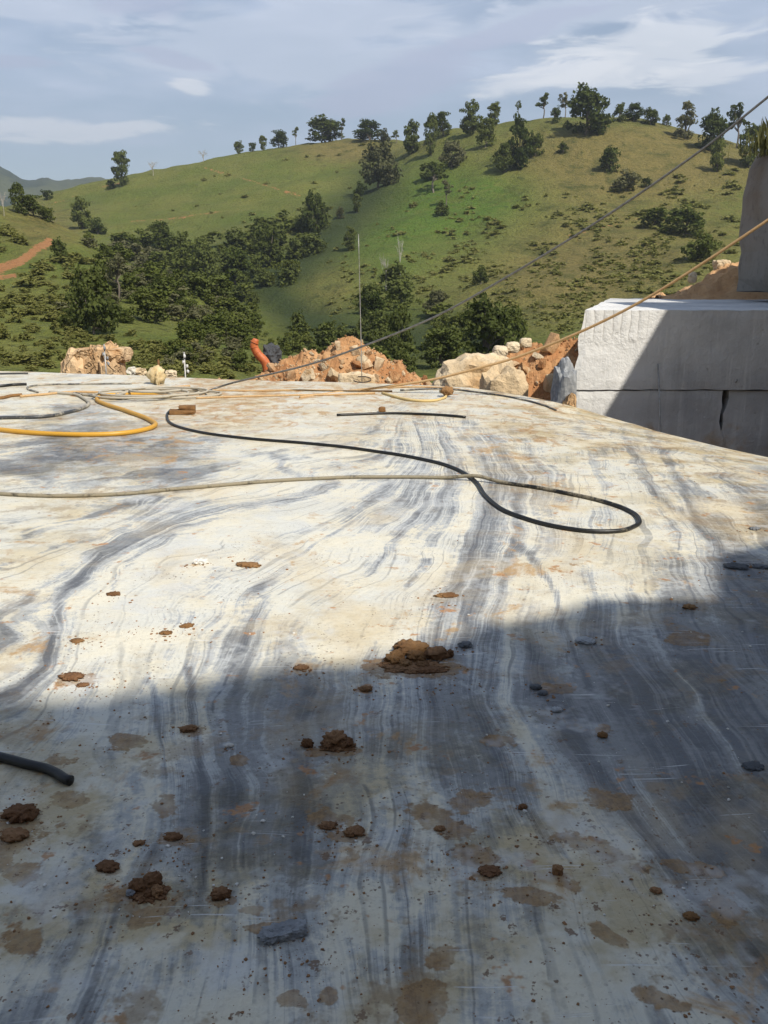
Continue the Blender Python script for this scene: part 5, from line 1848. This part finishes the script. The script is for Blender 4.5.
valley = [([(180, 245), (235, 240), (265, 225), (300, 235), (325, 225), (335, 245), (300, 275), (275, 300), (262, 330), (300, 352), (250, 360), (215, 320), (170, 270)], 0.5),
          ([(335, 345), (370, 310), (400, 285), (420, 300), (450, 330), (500, 310), (525, 335), (500, 365), (420, 375), (340, 368)], 0.38),
          ([(280, 330), (340, 330), (350, 365), (280, 365)], 0.12)]
scatter('woodland', 'dense dark wood filling the gully and valley between the hills', 'woodland', spots_in(valley, 62, (14, 32), (0.8, 1.4), 1), ['dome', 'oval', 'bush'], M['leaf_dark'], 0.5)
scatter('undergrowth', 'lighter green bushes between the dark trees of the valley wood', 'undergrowth', spots_in(valley, 70, (8, 22), (0.9, 1.8), 11), ['airy', 'bush', 'dome'], M['leaf_mid'], 0.4)
left_wood = [([(75, 235), (130, 240), (190, 270), (250, 320), (262, 355), (240, 372), (160, 372), (190, 340), (150, 320), (60, 330), (70, 290), (110, 275)], 1.0)]
scatter('woodland', 'green scrubby wood covering the left spur', 'woodland', spots_in(left_wood, 52, (12, 27), (0.9, 1.7), 2), ['dome', 'bush', 'oval'], M['leaf_mid'], 0.5)
scatter('undergrowth', 'olive bushes filling the gaps in the wood on the left spur', 'undergrowth', spots_in(left_wood, 95, (7, 17), (1.0, 2.2), 12), ['bush', 'airy', 'dome'], M['leaf_olive'], 0.35)
low_left = [([(-20, 300), (60, 300), (150, 345), (262, 362), (262, 380), (-20, 376)], 0.55), ([(-20, 225), (50, 245), (110, 265), (60, 330), (-20, 300)], 0.25), ([(120, 355), (190, 340), (240, 372), (130, 374)], 0.2)]
scatter('scrub', 'low green scrub on the slope behind the left of the bench', 'scrub', spots_in(low_left, 330, (3, 11), (1.3, 2.8), 3), ['bush'], M['scrub'], 0.22)
slope = [([(400, 250), (520, 200), (740, 170), (740, 290), (560, 335), (500, 320), (420, 300)], 0.72), ([(330, 250), (420, 200), (500, 170), (520, 240), (400, 300), (330, 320)], 0.12), ([(560, 250), (740, 215), (735, 285), (580, 330), (540, 320)], 0.16)]
scatter('scrub', 'scattered tussocks and shrubs on the face of the right hill', 'scrub', spots_in(slope, 1700, (1.0, 5.0), (1.2, 3.0), 4, clump=True), ['bush'], M['tussock'], 0.05)
far_slope = [([(60, 215), (240, 160), (370, 145), (360, 190), (300, 235), (120, 240)], 1.0)]
scatter('scrub', 'few low shrubs dotted on the long left hill', 'scrub', spots_in(far_slope, 45, (2, 4.5), (1.4, 2.6), 5), ['bush'], M['scrub'], 0.08)


# grass tuft on the shaded block
def grass_clump(name, label, centers, n, hgt, mat):
    r_ = random.Random(3)
    V, Fc = [], []
    for k in range(n):
        cx, cy, cz = centers[k % len(centers)]
        x, y = cx + r_.gauss(0, .28), cy + r_.gauss(0, .2)
        a_ = r_.uniform(0, 6.28)
        lean = r_.uniform(.05, .5)
        h_ = hgt * r_.uniform(.4, 1.1)
        w_ = 0.006
        dx, dy = math.cos(a_), math.sin(a_)
        b = len(V)
        V += [(x - dy * w_, y + dx * w_, cz - .1), (x + dy * w_, y - dx * w_, cz - .1), (x + dx * lean * h_ * .35, y + dy * lean * h_ * .35, cz + h_ * .6), (x + dx * lean * h_, y + dy * lean * h_, cz + h_)]
        Fc += [(b, b + 1, b + 2), (b, b + 2, b + 3)]
    return tag(link(name, new_mesh(name, V, Fc), mat), label, 'grass', kind='stuff')


cs = [(float(np.interp(z, zs_, xs_)) + dx, 17.9, z) for z, dx in ((zs_[-3], .12), (zs_[-2] - .02, .1), (zs_[-2], .5), (zs_[-2], .9))]
grass_clump('grass_tuft', 'dry grass growing on top of the tall shaded block', cs, 900, 0.36, M['drygrass'])

# ------------------------------------------------------------------ air
HAZE = 0.00026
if HAZE:
    me = slab('haze', -4300, 4300, -60, 620, -4300, 4300, step=9000, jit=0, chip=0)
    m, t = material('haze_air')
    vol = t.n('ShaderNodeVolumePrincipled')
    vol.inputs['Color'].default_value = (0.80, 0.88, 1.0, 1)
    vol.inputs['Density'].default_value = HAZE
    vol.inputs['Anisotropy'].default_value = 0.2
    oo = t.n('ShaderNodeOutputMaterial')
    t.t.links.new(vol.outputs[0], oo.inputs['Volume'])
    tag(link('haze', me, m), 'thin bluish haze in the air between the hills', 'haze', kind='stuff')
